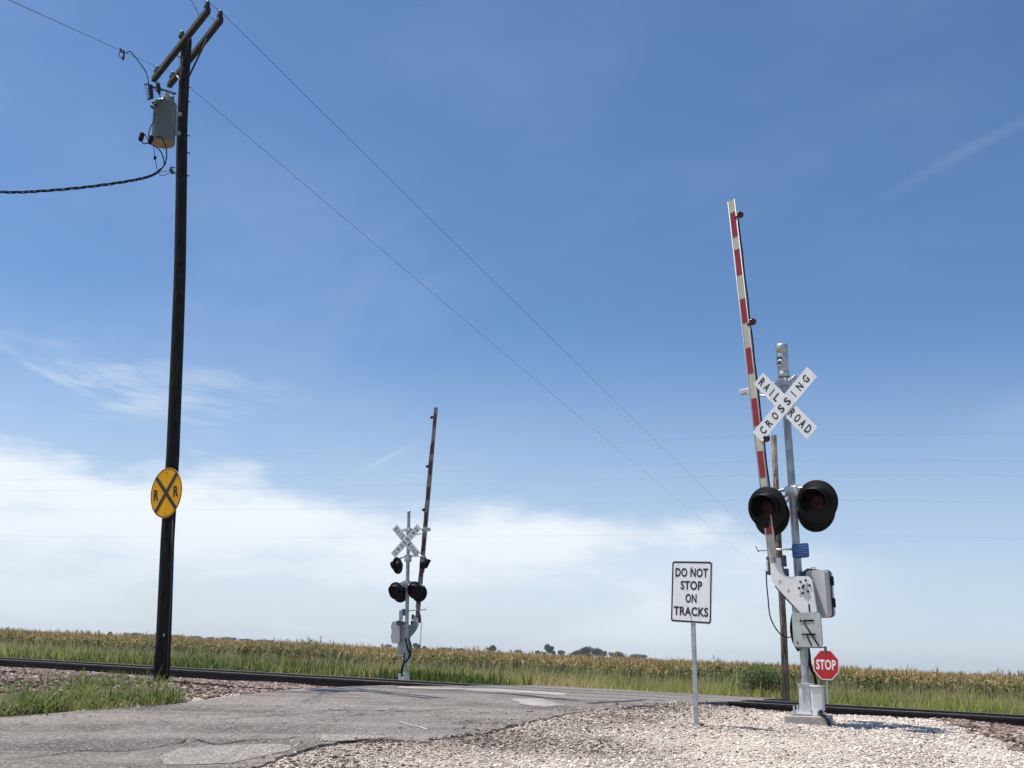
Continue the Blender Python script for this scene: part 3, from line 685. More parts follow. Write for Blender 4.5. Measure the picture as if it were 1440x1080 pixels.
    MB().prism([(-.075, 1.84), (-.05, 1.74), (.045, 1.70), (.30, 1.70), (.32, 1.30), (.18, 1.25), (.06, 1.34), (-.12, 1.52), (-.2, 1.62), (-.2, 1.8)][::-1], -.27, -.24).build('rear_crank_plate', M['galv' if far else 'gasket'], t)
    # clamp blocks where the arm meets the plate
    b = MB(); b.box((-.265, -.27, 1.90), (.055, .07, .24), bev=.012); b.box((-.035, -.28, 1.95), (.05, .07, .15), bev=.01); b.box((-.015, -.27, 1.80), (.05, .06, .10), bev=.01)
    b.build('arm_clamp', M['gasket'], t)
    MB().box((-.275, -.30, 1.90), (.03, .05, .15), bev=.01).build('junction_cover', M['white'], t)
    b = MB(); b.prism(rrect(.405, .425, .05, 5, .275, 1.055), -.36, -.335)
    cw = b.build('counterweight_plate', M['plate'], t)
    b = MB(); b.box((.31, -.364, 1.17), (.15, .008, .022)); b.box((.32, -.364, 1.0), (.15, .008, .02)); b.cyl((.20, -.36, 1.17), (.20, -.37, 1.17), .014, n=10); b.cyl((.22, -.36, 1.0), (.22, -.37, 1.0), .014, n=10)
    b.tube([(.235, -.366, 1.165), (.34, -.366, 1.0), (.43, -.366, .86)], .009, 5); b.tube([(.27, -.366, .99), (.33, -.366, .86)], .009, 5); b.cyl((.13, -.36, .90), (.13, -.367, .90), .011, n=8)
    b.build('slot', M['black'], cw)
    b = MB(); b.box((.30, -.34, .838), (.39, .04, .014)); b.box((.505, -.34, .80), (.02, .03, .10)); b.build('lower_lip', M['gasket'], cw)
    b = MB(); b.box((.10, -.22, 1.3), (.16, .10, .16), bev=.02); b.box((.2, -.2, 1.05), (.24, .22, .30), bev=.02); b.build('counterweight', M['galv'], t)
    # gate arm, bottom section hinged at the plate, upright
    def ax(z): return -.199+(z-2.065)*(-.085 if far else -.289/5.256)
    ga = MB(); z0, z1, ya = 1.93, (8.15 if far else 7.32), -.30
    dir_ = Vector((ax(z1)-ax(z0), 0, z1-z0)).normalized(); sx = Vector((dir_.z, 0, -dir_.x))
    def bar(za, zb, w, y0_, y1_, o_):
        A, B = Vector((ax(za), 0, za)), Vector((ax(zb), 0, zb)); pts = [A-sx*w/2, A+sx*w/2, B+sx*w/2, B-sx*w/2]
        o_.prism([(p.x, p.z) for p in pts], y0_, y1_)
    bar(z0, z1, .118, ya, ya+.03, ga); gate = ga.build('gate_arm', M['shadecream' if far else 'cream'], t)  # far arm takes the cream with shade painted in
    stp = [6.72, 7.12, 6.106, 6.516, 5.36, 5.736, 4.595, 4.98, 3.833, 4.227, 3.095, 3.466, 2.313, 2.769]
    if far: stp = [7.55, 7.95]+stp[:-2]+stp[-2:]
    for i in range(0, len(stp), 2):
        b = MB(); bar(stp[i], stp[i+1], .084, ya-.003, ya+.033, b); b.build('stripe', M['shadered' if far else 'red'], gate)
    b = MB()
    for s_ in (-1, 1):
        A, B = Vector((ax(z0+.1), 0, z0+.1)), Vector((ax(z1), 0, z1)); b.tube([A+sx*s_*.058+Vector((0, ya-.003, 0)), B+sx*s_*.058+Vector((0, ya-.003, 0))], .006, 4)
    b.build('edge_trim', M['white'], gate)
    b = MB(); p = [Vector((ax(z), ya+.02, z))+sx*(.072+.004*math.sin(z*9)) for z in np.linspace(2.2, 7.0, 60)]; b.tube(p, .009, 5); b.build('arm_cable', M['rubber'], gate)
    for z in ((7.85, 6.35, 5.05) if far else (7.03, 5.337, 3.62)):
        c = Vector((ax(z), ya, z))+sx*.125; b = MB()
        b.sphere(c, .052, (1, .9, 1)); b.cyl(c-sx*.09+Vector((0, 0, -.02)), c-sx*.03, .018, n=8); b.sphere(c+Vector((.015, -.05, .0)), .034)
        ml = b.build('marker_lamp', M['smallens'], gate)
        b = MB(); b.sphere(c+Vector((-.012, -.052, .018)), .013); b.cyl(c-sx*.05+Vector((0, 0, -.05)), c-sx*.06+Vector((0, .0, -.24)), .006, n=5); b.build('glint_cap', M['alu'], ml)
    b = MB(); b.tube([(-.56, -.05, 2.14), (-.3, -.05, 2.135), (-.02, -.03, 2.12)], .013, 6); b.sphere((-.56, -.05, 2.14), .02); b.build('tether_bar', M['alu'], t)
    b = MB(); b.tube([(-.60, -.05, 2.20), (-.55, -.07, 2.13)], .007, 5); b.build('tether_pin', M['black'], t)
    # cables
    def cat(pts, n=8):
        pts = [Vector(p) for p in pts]; out = []; q = [pts[0]]+pts+[pts[-1]]
        for i in range(1, len(q)-2):
            for k_ in range(n):
                s_ = k_/n; out.append(.5*((2*q[i])+(q[i+1]-q[i-1])*s_+(2*q[i-1]-5*q[i]+4*q[i+1]-q[i+2])*s_*s_+(3*q[i]-q[i-1]-3*q[i+1]+q[i+2])*s_**3))
        return out+[pts[-1]]
    b = MB(); b.tube(cat([(-.24, -.25, 2.08), (-.302, -.25, 2.0), (-.335, -.25, 1.75), (-.331, -.25, 1.489), (-.308, -.25, 1.211), (-.174, -.24, 1.0), (-.03, -.2, .98), (.04, -.15, 1.10)]), .0085, 6); b.build('loop_cable', M['rubber'], t)
    b = MB(); b.tube(cat([(.02, -.08, 1.40), (-.06, -.1, 1.25), (-.10, -.1, 1.08), (-.085, -.09, .92), (-.02, -.09, .80)]), .022, 7); b.build('power_cable', M['rubber'], t); b = MB()
    b.tube(cat([(.02, .06, .95), (.045, .05, .75), (.08, 0, .6), (.15, -.04, .48), (.17, -.05, .38)]), .019, 7); b.build('power_cable', M['rubber'], t); b = MB()
    b.tube(cat([(.24, -.10, .06), (.27, -.15, .02), (.33, -.18, -.0), (.40, -.22, -.06), (.42, -.25, -.12)]), .02, 7); b.build('power_cable', M['rubber'], t)
    MB().box((.0, -.05, 1.32), (.09, .1, .12), bev=.01).build('cable_gland', M['rubber'], t)
    if far:
        b = MB(); b.tube(cat([(-.02, .1, 1.35), (-.10, .12, 1.1), (-.20, .14, .86), (-.02, .16, .65), (.05, .16, .45), (.05, .12, .3)]), .026, 7); b.build('hose', M['rubber'], t)
        MB().box((.14, .1, 2.0), (.12, .03, .28), bev=.01).build('small_plate', M['galv'], t)
    return t
b0 = at(1137, 1005, 13.5); t0 = at(1099, 485, 13.5)
near = build_signal(frame(b0, R(47), t0), 'large silver mast signal in the white gravel before the rails, striped gate arm raised')
b1 = at(570, 968, 29.5); b1.z = .47; b1.x = -2.62; t1 = at(575, 718, 29.5)
farS = build_signal(frame(b1, R(24), Vector((t1.x, 29.5, t1.z)), extra=math.pi), 'smaller distant silver mast signal beyond the rails, gate arm raised, seen from behind', far=True)

# ------------------------------------------------------------------ signs
# DO NOT STOP ON TRACKS
bb = at(979, 1018, 12.6); tt = at(972, 790, 12.6); H = (tt-bb).length
s1 = thing('do_not_stop_sign', 'white rectangular sign reading DO NOT STOP ON TRACKS on a slim grey post in gravel', 'road sign', frame(bb, R(46), tt))
MB().prism([(-.03, -.2), (.03, -.2), (.03, H-.02), (-.03, H-.02)], -.006, .012).prism([(-.012, -.2), (.012, -.2), (.012, H-.02), (-.012, H-.02)], .0125, .03).build('post', M['galv'], s1)
zc = H-.37; w_, h_ = .61, .755
pn = MB().prism(rrect(w_, h_, .035, 5, 0, 0), -.012, -.009).build('panel', M['signwhite'], s1)
pn.location = (0, 0, zc); pn.rotation_euler.y = R(3.6); zc = 0.
MB().ring(rrect(w_-.012, h_-.012, .032, 5, -.005, zc), rrect(w_-.052, h_-.052, .02, 5, -.005, zc), -.0135).build('border', M['letter'], pn)
b = MB()
for tx, zz_, ww in (('DO NOT', .235, .49), ('STOP', .078, .325), ('ON', -.080, .165), ('TRACKS', -.238, .515)): b.text(tx, -.005, zc+zz_, ww, .110, -.0145, bold=.030)
b.build('lettering', M['letter'], pn)
b = MB()
for z in (.30, -.305): b.cyl((0, -.012, zc+z), (0, -.022, zc+z), .009, n=8)
b.build('bolt', M['galv'], pn)
b = MB(); b.sphere((.07, 0, .0), .035, (1.3, 1, .5)); b.build('base_clump', M['gasket'], s1)
# STOP sign
bb = at(1163, 962, 26); bb.z = float(zt(*xy2(bb.x, bb.y)))-.03; tt = at(1166, 935, 26); tt.y = bb.y
s2 = thing('stop_sign', 'small red octagonal STOP sign on a thin post beyond the rails', 'road sign', frame(bb, R(50)))
loc = FR[s2].inverted() @ Vector((tt.x, 26, tt.z)); zc = loc.z
MB().prism([(-.022, -.1), (.022, -.1), (.022, zc+.33), (-.022, zc+.33)], .0, .02).build('post', M['galv'], s2)
rr_ = .365
pn = MB().prism(ngon(rr_/math.cos(R(22.5)), 8, R(22.5), 0, zc), -.012, -.008).build('panel', M['signwhite'], s2)
fc = MB().prism(ngon((rr_-.024)/math.cos(R(22.5)), 8, R(22.5), 0, zc), -.015, -.0125).build('face', M['stopred'], pn)
MB().text('STOP', 0, zc, .56, .25, -.0175, bold=.03).build('lettering', M['signwhite'], pn)

# ------------------------------------------------------------------ left utility pole
YP = 16.8
pb = at(227, 962, YP); pb.z = float(zt(*xy2(pb.x, pb.y)))-.02
pt = at(262, 60, YP)
up = thing('utility_pole', 'tall dark creosoted utility pole with double crossarm standing in weeds by the road', 'utility pole', Matrix.Translation(pb))
ctr = [(227, 962), (230, 900), (235.5, 760), (243, 640), (249.5, 480), (253, 380), (255, 260), (256, 180), (259, 110), (263, 55)]
pp = [at(x, y, YP) for x, y in ctr]; pp[0].z = pb.z-.1
rads = [.128, .122, .112, .110, .107, .104, .101, .098, .096, .092]
b = MB(); b.tube(pp, rads, 20); b.build('pole_shaft', M['creo'], up, world=True)
A0, A1 = at(215, 112, 17.75), at(293, 12, 15.75); dA = 12.35
def atz(px, py, z): q = ray(px, py); return Vector((0, 0, EYE))+q*((z-EYE)/q.z)
arms = []
for (pl_, pr_) in (((216, 112), (293, 14)), ((238, 120), (311, 27))):
    A, B = atz(*pl_, 12.30), atz(*pr_, 12.60); arms.append((A, B))
    dv = (B-A); Lh = dv.length; xax = dv.normalized(); yax = Vector((0, 0, 1)).cross(xax).normalized(); zax = xax.cross(yax); rm = Matrix((xax, yax, zax)).transposed()
    b = MB(); b.box((A+B)/2, (Lh, .095, .12), rm, bev=.008); b.build('crossarm', M['creo2'], up, world=True)
    # bolts through
    b = MB()
    for s_ in (.06, .33, .62, .94): p = A+dv*s_; b.cyl(p-yax*.075, p+yax*.075, .011, n=6)
    b.build('arm_bolt', M['galv'], up, world=True)
def insulator(p, par, axis=(0, 0, 1), s_=1):
    b = MB(); b.lathe(p, axis, [(.012, -.10), (.014, 0), (.03*s_, .01), (.055*s_, .0), (.058*s_, .02), (.03*s_, .04), (.05*s_, .05), (.05*s_, .065), (.025*s_, .085), (.04*s_, .10), (.035*s_, .13), (0, .135)], 14); return b.build('insulator', M['porcelain'], par, world=True)
insP = []
for (A, B) in arms:
    for s_ in (.045, .965): p = A+(B-A)*s_+Vector((0, 0, .10)); insP.append(p); insulator(p, up)
insulator(pt+Vector((-.07, -.1, .04)), up)
# braces
mid = [(a+b_)/2 for a, b_ in arms]
for (A, B), s_, tgt in ((arms[1], .78, (264.5, 110)), (arms[0], .70, (257, 92)), (arms[1], .16, (252, 112))):
    p = A+(B-A)*s_; q = at(*tgt, YP-.12); b = MB(); b.tube([p, q], .018, 5); b.build('brace', M['galv' if s_ == .16 else 'creo2'], up, world=True)
b = MB(); m0 = arms[0][0].lerp(arms[0][1], .40); m1 = arms[1][0].lerp(arms[1][1], .36); b.cyl(m0, m1, .016, n=8); 
m2 = arms[0][0].lerp(arms[0][1], .95); m3 = arms[1][0].lerp(arms[1][1], .95); b.cyl(m2, m3, .009, n=6); b.build('spacer_rod', M['galv'], up, world=True)
# step bolts / hardware down the right-hand side
for (x, y) in ((264, 122), (263, 142), (263, 190), (263, 214), (262, 246)):
    p = at(x-3, y, YP); b = MB(); b.cyl(p+Vector((-.08, 0, 0)), p+Vector((.11, -.03, -.03)), .011, n=6); b.build('step_bolt', M['gasket'], up, world=True)
b = MB(); b.tube([at(246, 236, YP-.1), at(240, 235, YP-.12), at(239, 240, YP-.12), at(241, 244, YP-.12), at(247, 243, YP-.1)], .014, 6); b.cyl(at(240, 238, YP-.15), at(243, 243, YP-.15), .03, n=8); b.build('service_clevis', M['gasket'], up, world=True)
# ground wire moulding
b = MB(); b.tube([at(243, 720, YP-.105), at(240, 840, YP-.11), at(237, 890, YP-.115), at(235, 950, YP-.125)], .006, 5); b.build('ground_wire', M['gasket'], up, world=True)
b = MB(); b.box(at(230.5, 893, YP-.125), (.018, .01, .05)); b.build('metal_tag', M['alu'], up, world=True)
# fused cutout on a bracket
b = MB(); b.tube([at(247, 132, YP-.1), at(225, 125, YP-.5), at(214, 122, YP-.75)], .02, 6); b.build('cutout_bracket', M['gasket'], up, world=True)
pa, pb_ = at(203, 120, YP-.8), at(208, 140, YP-.8); pc, pd = at(211, 119, YP-.8), at(213, 138, YP-.8)
b = MB(); b.lathe(pc, (pd-pc), [(.02, 0), (.045, .02), (.03, .05), (.05, .08), (.03, .11), (.05, .14), (.03, .17), (.05, .2), (.03, .23), (.045, .26), (.02, .29)], 12)
b.tube([pc, pc.lerp(pa, .5)+Vector((0, 0, .03)), pa], .016, 5); b.tube([pd, pb_], .016, 5); fz = b.build('fuse_cutout', M['porcelain'], up, world=True)
b = MB(); b.cyl(pa+Vector((.02, 0, 0)), pb_+Vector((.0, 0, 0)), .013, n=8); b.build('fuse_tube', M['palepor'], fz, world=True)
# lightning arrester
p = at(223, 124, YP-.6); b = MB(); b.lathe(p, (.3, 0, -1), [(.015, -.12), (.04, -.1), (.025, -.08), (.045, -.05), (.025, -.03), (.045, 0), (.025, .02), (.045, .05), (.02, .07), (.02, .12)], 12); b.build('arrester', M['porcelain'], up, world=True)
# transformer
tb_, tt_ = at(229.5, 201, YP-.28), at(232, 149, YP-.28); tl = (tt_-tb_).length
tr = thing('transformer', 'grey can transformer bolted to the left side of the dark utility pole', 'transformer', frame(tb_, 0, tt_))
rt = .205
b = MB(); b.lathe((0, 0, 0), (0, 0, 1), [(rt*.93, -.015), (rt*.97, -.01), (rt, .01), (rt, tl-.02), (rt*1.03, tl-.015), (rt*1.03, tl+.015), (rt*.95, tl+.05), (rt*.5, tl+.10), (0, tl+.115)], 36); b.build('tank', M['tank'], tr)
b = MB(); b.lathe((0, 0, 0), (0, 0, 1), [(0, .0), (rt*.92, .0), (rt*.93, -.014), (rt*.90, -.016), (0, -.006)], 36); b.build('underside', M['tankb'], tr)
b = MB(); b.lathe((.03, -.02, tl+.08), (.0, 0, 1), [(.05, 0), (.05, .06), (.065, .07), (.04, .09), (.06, .11), (.035, .13), (.05, .15), (.03, .18), (.03, .2)], 16); b.build('bushing', M['palepor'], tr)
b = MB(); b.lathe((.13, -.02, tl+.02), (.0, 0, 1), [(.03, 0), (.045, .04), (.03, .06), (.045, .09), (.03, .11), (.042, .14), (.02, .16), (.015, .24)], 14); b.build('surge_arrester', M['tank'], tr)
for i, (x, z) in enumerate(((-.12, tl-.06), (-.15, tl-.14), (-.08, tl-.10))):
    b = MB(); b.cyl((x, -.17, z), (x-.02, -.23, z), .018, n=8); b.sphere((x-.02, -.23, z), .024); b.build('terminal', M['porcelain'], tr)
b = MB(); b.box((.23, .05, tl*.28), (.12, .05, .06)); b.box((.23, .05, tl*.80), (.12, .05, .06)); b.box((.215, .04, tl*.55), (.012, .10, tl*.5)); b.build('mounting_bracket', M['galv'], tr)
# jumpers and drop leads belong to the service cable
def sag(a, b_, s_, n=40): return [a.lerp(b_, i/n)-Vector((0, 0, 4*s_*(i/n)*(1-i/n))) for i in range(n+1)]
def catm(pts, n=8):
    pts = [Vector(p) for p in pts]; out = []; q = [pts[0]]+pts+[pts[-1]]
    for i in range(1, len(q)-2):
        for k_ in range(n):
            s_ = k_/n; out.append(.5*((2*q[i])+(q[i+1]-q[i-1])*s_+(2*q[i-1]-5*q[i]+4*q[i+1]-q[i+2])*s_*s_+(3*q[i]-q[i-1]-3*q[i+1]+q[i+2])*s_**3))
    return out+[pts[-1]]
yj = YP-.75
sc_ = thing('service_cable', 'thick black twisted service cable sagging from below the transformer to the left', 'power cable', Matrix.Translation(at(228, 235, YP-.3)))
pl_ = catm([at(226, 238, YP-.5), at(215, 246, YP-.8), at(190, 253, YP-1.1), at(130, 262, YP-1.2), at(60, 268.5, YP-1.2), at(0, 270, YP-1.2), at(-120, 262, YP-1.2), at(-500, 190, YP-1)], 16)
b = MB()
for k_ in range(3):
    b.tube([p+Vector((0, .016*math.cos(i*.42+k_*2.09), .017*math.sin(i*.42+k_*2.09))) for i, p in enumerate(pl_)], .0105, 5)
b.build('twisted_strand', M['rubber'], sc_, world=True)
b = MB()
b.tube(catm([at(226, 239, YP-.5), at(233, 228, YP-.5), at(234, 210, YP-.55), at(229, 196, YP-.6), at(224, 192, YP-.6), at(219, 193, YP-.6)]), .011, 5)
b.tube(catm([at(226, 239, YP-.5), at(231, 230, YP-.6), at(227, 215, YP-.7), at(220, 207, YP-.8), at(213, 203, YP-.85), at(213, 197, YP-.85)]), .011, 5)
b.tube(catm([at(212, 200, YP-.85), at(209, 190, YP-.8), at(212, 178, YP-.7), at(217, 168, YP-.6), at(217, 158, YP-.55)]), .010, 5)
b.tube(catm([at(212, 200, YP-.85), at(204, 202, YP-.9), at(200, 200, YP-.9), at(199, 197, YP-.9)]), .010, 5)
b.tube(catm([at(213, 203, YP-.85), at(208, 196, YP-.85), at(204, 189, YP-.85)]), .008, 5)
b.tube(catm([at(216, 206, YP-.85), at(218, 222, YP-.8), at(221, 238, YP-.6)]), .006, 5)
b.tube(catm([at(221, 242, YP-.6), at(229, 247, YP-.5), at(238, 243, YP-.2)]), .006, 5); b.tube([at(223, 242, YP-.5), at(240, 240, YP-.15)], .006, 4)
b.build('lead', M['rubber'], sc_, world=True)
for x, y in ((199, 192), (212, 196)):
    c = at(x, y, YP-.88); b = MB(); b.lathe(c, (.1, 0, 1), [(0, -.09), (.03, -.085), (.045, -.05), (.038, -.04), (.048, -.01), (.038, 0), (.048, .04), (.035, .07), (0, .075)], 12); b.build('connector', M['rubber'], sc_, world=True)
b = MB(); b.sphere(at(218, 222, YP-.8), .028, (1, 1, 1.4)); b.build('clamp', M['rubber'], sc_, world=True)
# overhead wires across the double arm
G = 'overhead wires from the dark utility pole'
fe1, fe2 = at(1101, 792, 120), at(1101, 825, 120)
def wire_thing(name, label, pieces, r, grp=None, extra=None):
    w = thing(name, label, 'power line', Matrix.Translation(pieces[0][0]), grp)
    b = MB(); [b.tube(p, r, 5) for p in pieces]; b.build('conductor', M['wire'], w, world=True)
    return w
e1 = insP[1]+Vector((0, 0, .12)); e2 = insP[3]+Vector((0, 0, .12)); w1 = insP[0]+Vector((0, 0, .12)); w2 = insP[2]+Vector((0, 0, .12))
back1 = e1+(e1-fe1)*.35; back1.z = e1.z; 
dirb = (w1-at(172, 72, 16.8+0)).normalized()
wire_thing('overhead_wire', 'upper thin overhead wire running from the right end of the crossarm down toward the horizon', [sag(back1, e1, .5), [e1, e2], sag(e2, fe1, .15)], .0055, G)
kx = at(172, 72, 14.6); far_b = kx+(kx-w1).normalized()*40
lw = wire_thing('overhead_wire', 'lower thin overhead wire crossing the crossarm left end and passing behind the dark pole', [[far_b, kx, w1], [w1, w2], sag(w2, fe2, .1)], .0048, G)
b = MB(); b.tube(catm([at(178, 74, 14.9), at(183, 72.5, 15), at(190, 80, 15.3), at(202, 96, 16.0), at(207, 106, 16.1), at(209, 117, YP-.8)]), .009, 5)
b.tube(catm([at(170, 72, 14.5), at(167, 77, 14.5), at(173, 83, 14.5), at(174, 78, 14.6), at(179, 74, 14.9)]), .006, 5); b.build('tap_jumper', M['rubber'], lw, world=True)
b = MB(); b.box(at(170, 71, 14.5), (.03, .03, .06)); b.box(at(174, 73.5, 14.6), (.03, .03, .06)); b.cyl(at(174, 78, 14.55), at(173, 84, 14.55), .02, n=8); b.build('hot_line_clamp', M['gasket'], lw, world=True)
b = MB(); b.tube(catm([at(217, 125, YP-.7), at(224, 133, YP-.6), at(227, 146, YP-.45)]), .009, 5); b.tube([at(252, 10-40, 14), at(277, 15, 15.7), at(280, 22, 15.7)], .005, 4); b.build('jumper', M['rubber'], lw, world=True)
# far pole carrying those wires, almost hidden behind the near hardware
fp = at(1101, 792, 120); fb = Vector((fp.x, 120, -.85))
ft = thing('utility_pole', 'very distant thin pole almost hidden behind the brown wooden pole', 'utility pole', Matrix.Translation(fb))
MB().cyl((0, 0, 0), (0, 0, fp.z-fb.z+.1), .15, .11, 8).build('pole_shaft', M['oldwood'], ft)
MB().box((0, 0, fp.z-fb.z-.1), (.3, .1, .12)).build('crossarm', M['creo2'], ft)
# RXR advance warning sign on the pole
sb = at(233.5, 693, YP-.30)
s3 = thing('crossing_warning_sign', 'round amber sign with black X and two letters R fixed to the dark pole', 'warning sign', frame(sb, R(36), sb+Vector((-.10, 0, 1))))
rs = .418
pn = MB().prism(ngon(rs, 56), 0, .004).build('panel', M['yellow'], s3)
MB().ring(ngon(rs-.012, 56), ngon(rs-.026, 56), -.0015).build('border', M['letter'], pn)
b = MB(); hw = .034
for a in (R(47), R(-47)):
    c, s_ = math.cos(a), math.sin(a); l_ = rs-.014; b.prism([(px*c-pz*s_, px*s_+pz*c) for px, pz in ((-l_, -hw), (l_, -hw), (l_, hw), (-l_, hw))], -.004 if a > 0 else -.0035, -.0008)
b.build('cross', M['letter'], pn)
for x_ in (-.262, .262): MB().text('R', x_, -.005, .135, .185, -.0045, bold=.035).build('lettering', M['letter'], pn)
b = MB()
for z in (.34, -.34): b.cyl((0, 0, z), (0, -.010, z), .009, n=8)
b.build('bolt', M['gasket'], pn)

# ------------------------------------------------------------------ brown pole beyond the track with its line
yb = 33.0; bb = at(1105, 958, yb); bt = at(1088, 612, yb); bb.z = float(zt(*xy2(bb.x, bb.y)))-.05
p2 = thing('utility_pole', 'weathered brown wooden pole without crossarms standing in tall grass beyond the rails', 'utility pole', frame(bb, 0, bt))
HH = (bt-bb).length
b = MB(); b.tube([(0, 0, -.2), (.03, 0, HH*.3), (.0, 0, HH*.6), (0, 0, HH)], [.115, .108, .10, .09], 12); b.build('pole_shaft', M['oldwood'], p2)
un, vn = xy2(bt.x, bt.y)
GL = 'thin line wires running parallel to the track'
for i, (py, lb) in enumerate(((612, 'topmost faint wire of the line passing the tip of the brown pole'), (646, 'second faint wire down on the line passing the brown pole'), (668, 'third faint wire down on the line passing the brown pole'), (701, 'fourth faint wire down on the line passing the brown pole'), (750, 'lowest faint wire on the line passing the brown pole'))):
    z = at(1090, py, yb).z; off = (.0, .16, -.16, .16, -.16)[i]
    mk = lambda u_: Vector((*uv2(u_, vn+off), z))
    ws = [sag(mk(un-55), mk(un), .30, 24), sag(mk(un), mk(un+55), .30, 24), sag(mk(un-110), mk(un-55), .30, 12)]
    w = thing('line_wire', lb, 'power line', Matrix.Translation(mk(un)), GL)
    b = MB(); [b.tube(p, .0022, 4) for p in ws]; b.build('conductor', M['palewire'], w, world=True)
    b = MB(); b.lathe(mk(un)-Vector((0, 0, .08)), (0, 0, 1), [(.01, 0), (.03, .02), (.02, .04), (.03, .06), (.012, .08)], 8); b.build('insulator', M['porcelain'], w, world=True)
# ------------------------------------------------------------------ vegetation
def strips(P0, D, side, curve, w, nseg, tint):
    """ribbons: base P0(n,3), direction*length D(n,3), side unit(n,3), droop curve(n,), width w(n,)"""
    n = len(P0); s = np.linspace(0, 1, nseg+1); prof_ = np.clip(np.sin(np.pi*np.clip(s*.85+.12, 0, 1)), .02, 1); prof_[-1] = .03
    C = P0[:, None]+D[:, None]*s[None, :, None]-np.array([0, 0, 1])*(curve[:, None]*s[None]**2.2)[..., None]
    Wd = side[:, None]*(w[:, None]*prof_[None])[..., None]*.5
    V = np.stack([C-Wd, C+Wd], 2).reshape(n, -1, 3); nv = V.shape[1]
    I = np.arange(nseg)*2; F_ = np.stack([I, I+1, I+3, I+2], -1); F_ = (F_[None]+(np.arange(n)*nv)[:, None, None]).reshape(-1, 4)
    return V.reshape(-1, 3), F_, np.repeat(tint, nv)
def merge(L_):
    co, F_, t_, o = [], [], [], 0
    for c, f, q in L_: co.append(c); F_.append(f+o); t_.append(q); o += len(c)
    return np.concatenate(co), np.concatenate(F_), np.concatenate(t_)
def blades(pts, nb, h, w, tint, spread=.35, droop=.35, seg=3, rad=.05):
    n = len(pts); N = n*nb; P0 = np.repeat(pts, nb, 0)+np.c_[RNG.normal(0, rad, (N, 2)), np.zeros(N)]
    a = RNG.uniform(0, 6.28, N); l_ = np.repeat(h, nb)*RNG.uniform(.6, 1.1, N); sp_ = RNG.uniform(.05, 1, N)*spread
    D = np.stack([np.cos(a)*sp_*l_, np.sin(a)*sp_*l_, l_], -1); b_ = a+1.57+RNG.normal(0, .6, N); side = np.stack([np.cos(b_), np.sin(b_), np.zeros(N)], -1)
    return strips(P0, D, side, l_*droop*RNG.uniform(.1, 1, N), np.full(N, w)*RNG.uniform(.6, 1.4, N), seg, np.clip(np.repeat(tint, nb)+RNG.normal(0, .09, N), 0, 1))
GRS = tintmat('verge_grass_blades', [(0, (.08, .115, .02)), (.35, (.25, .30, .06)), (.6, (.42, .43, .12)), (.8, (.50, .43, .20)), (1, (.52, .43, .25))], .7, .5)
# tall verge grass between the track and the corn
n = 26000; u_ = RNG.uniform(-56, 12, n); v_ = np.where(RNG.random(n) < .25, RNG.uniform(27.2, 30.0, n), RNG.uniform(34.4, 42.6, n)); x, y = TU.x*u_+TN.x*v_, TU.y*u_+TN.y*v_
k = vis(x, y, 3); x, y, u_, v_ = x[k], y[k], u_[k], v_[k]
ll, rr = poly_t(x, y); k = ~((v_ < 30.2)&(u_ > -5)&(u_ < 14)) & ~((np.abs(u_-xy2(b1.x, b1.y)[0]) < 1.5)&(v_ < 28)); x, y, u_, v_ = x[k], y[k], u_[k], v_[k]
nf = nfield(x, y, .22, 3)+.5*nfield(x, y, .9, 4); nf2 = nfield(x, y, .6, 8)+.6*nfield(x, y, 1.7, 2)
hh = np.where(v_ < 31, .26, 1.0)*(1+.28*nf2+.12*nf); ti = np.clip(.52+nf*.5+RNG.normal(0, .08, len(x)), 0, 1)
hh = hh*.93*(1+.35*(RNG.random(len(hh)) < .06))+np.clip((v_-40.2)/2.5, 0, 1)*.60
L_ = [blades(np.c_[x, y, zt(u_, v_)-.06], 8, hh, .026, ti, .8, .45, 3, .12)]
k = RNG.random(len(x)) < .35; q = np.c_[x, y, zt(u_, v_)-.06][k]; L_.append(blades(q, 3, hh[k]*1.3, .018, np.full(k.sum(), .86), .18, .12, 3, .08))
o = raw('verge_grass', *(lambda c, f, t: (c, f, GRS, False, t))(*merge(L_))); tag(o, 'tall yellow green roadside grass between the rails and the corn', kind='stuff')
# broad-leaf weed patches
WD = tintmat('weed_leaves', [(0, (.05, .075, .018)), (.5, (.13, .18, .04)), (1, (.24, .27, .08))], .6, .35)
L_ = []
for (px, y_, rad_, n) in ((400, 41, 2.6, 900), (210, 44, 3.0, 700), (60, 46, 2.4, 500), (610, 36, 1.2, 400), (330, 43, 2.0, 400)):
    c = at(px, 915, y_); x = c.x+RNG.normal(0, rad_, n); y = c.y+RNG.normal(0, rad_*.35, n); u_, v_ = x*TU.x+y*TU.y, x*TN.x+y*TN.y
    L_.append(blades(np.c_[x, y, zt(u_, v_)-.06], 7, np.full(n, .98)*RNG.uniform(.7, 1.15, n), .07, RNG.uniform(.2, .8, n), .5, .3, 3, .1))
o = raw('weed_patch', *(lambda c, f, t: (c, f, WD, False, t))(*merge(L_))); tag(o, 'darker broad leaved weeds growing in the grass below the corn', kind='stuff')
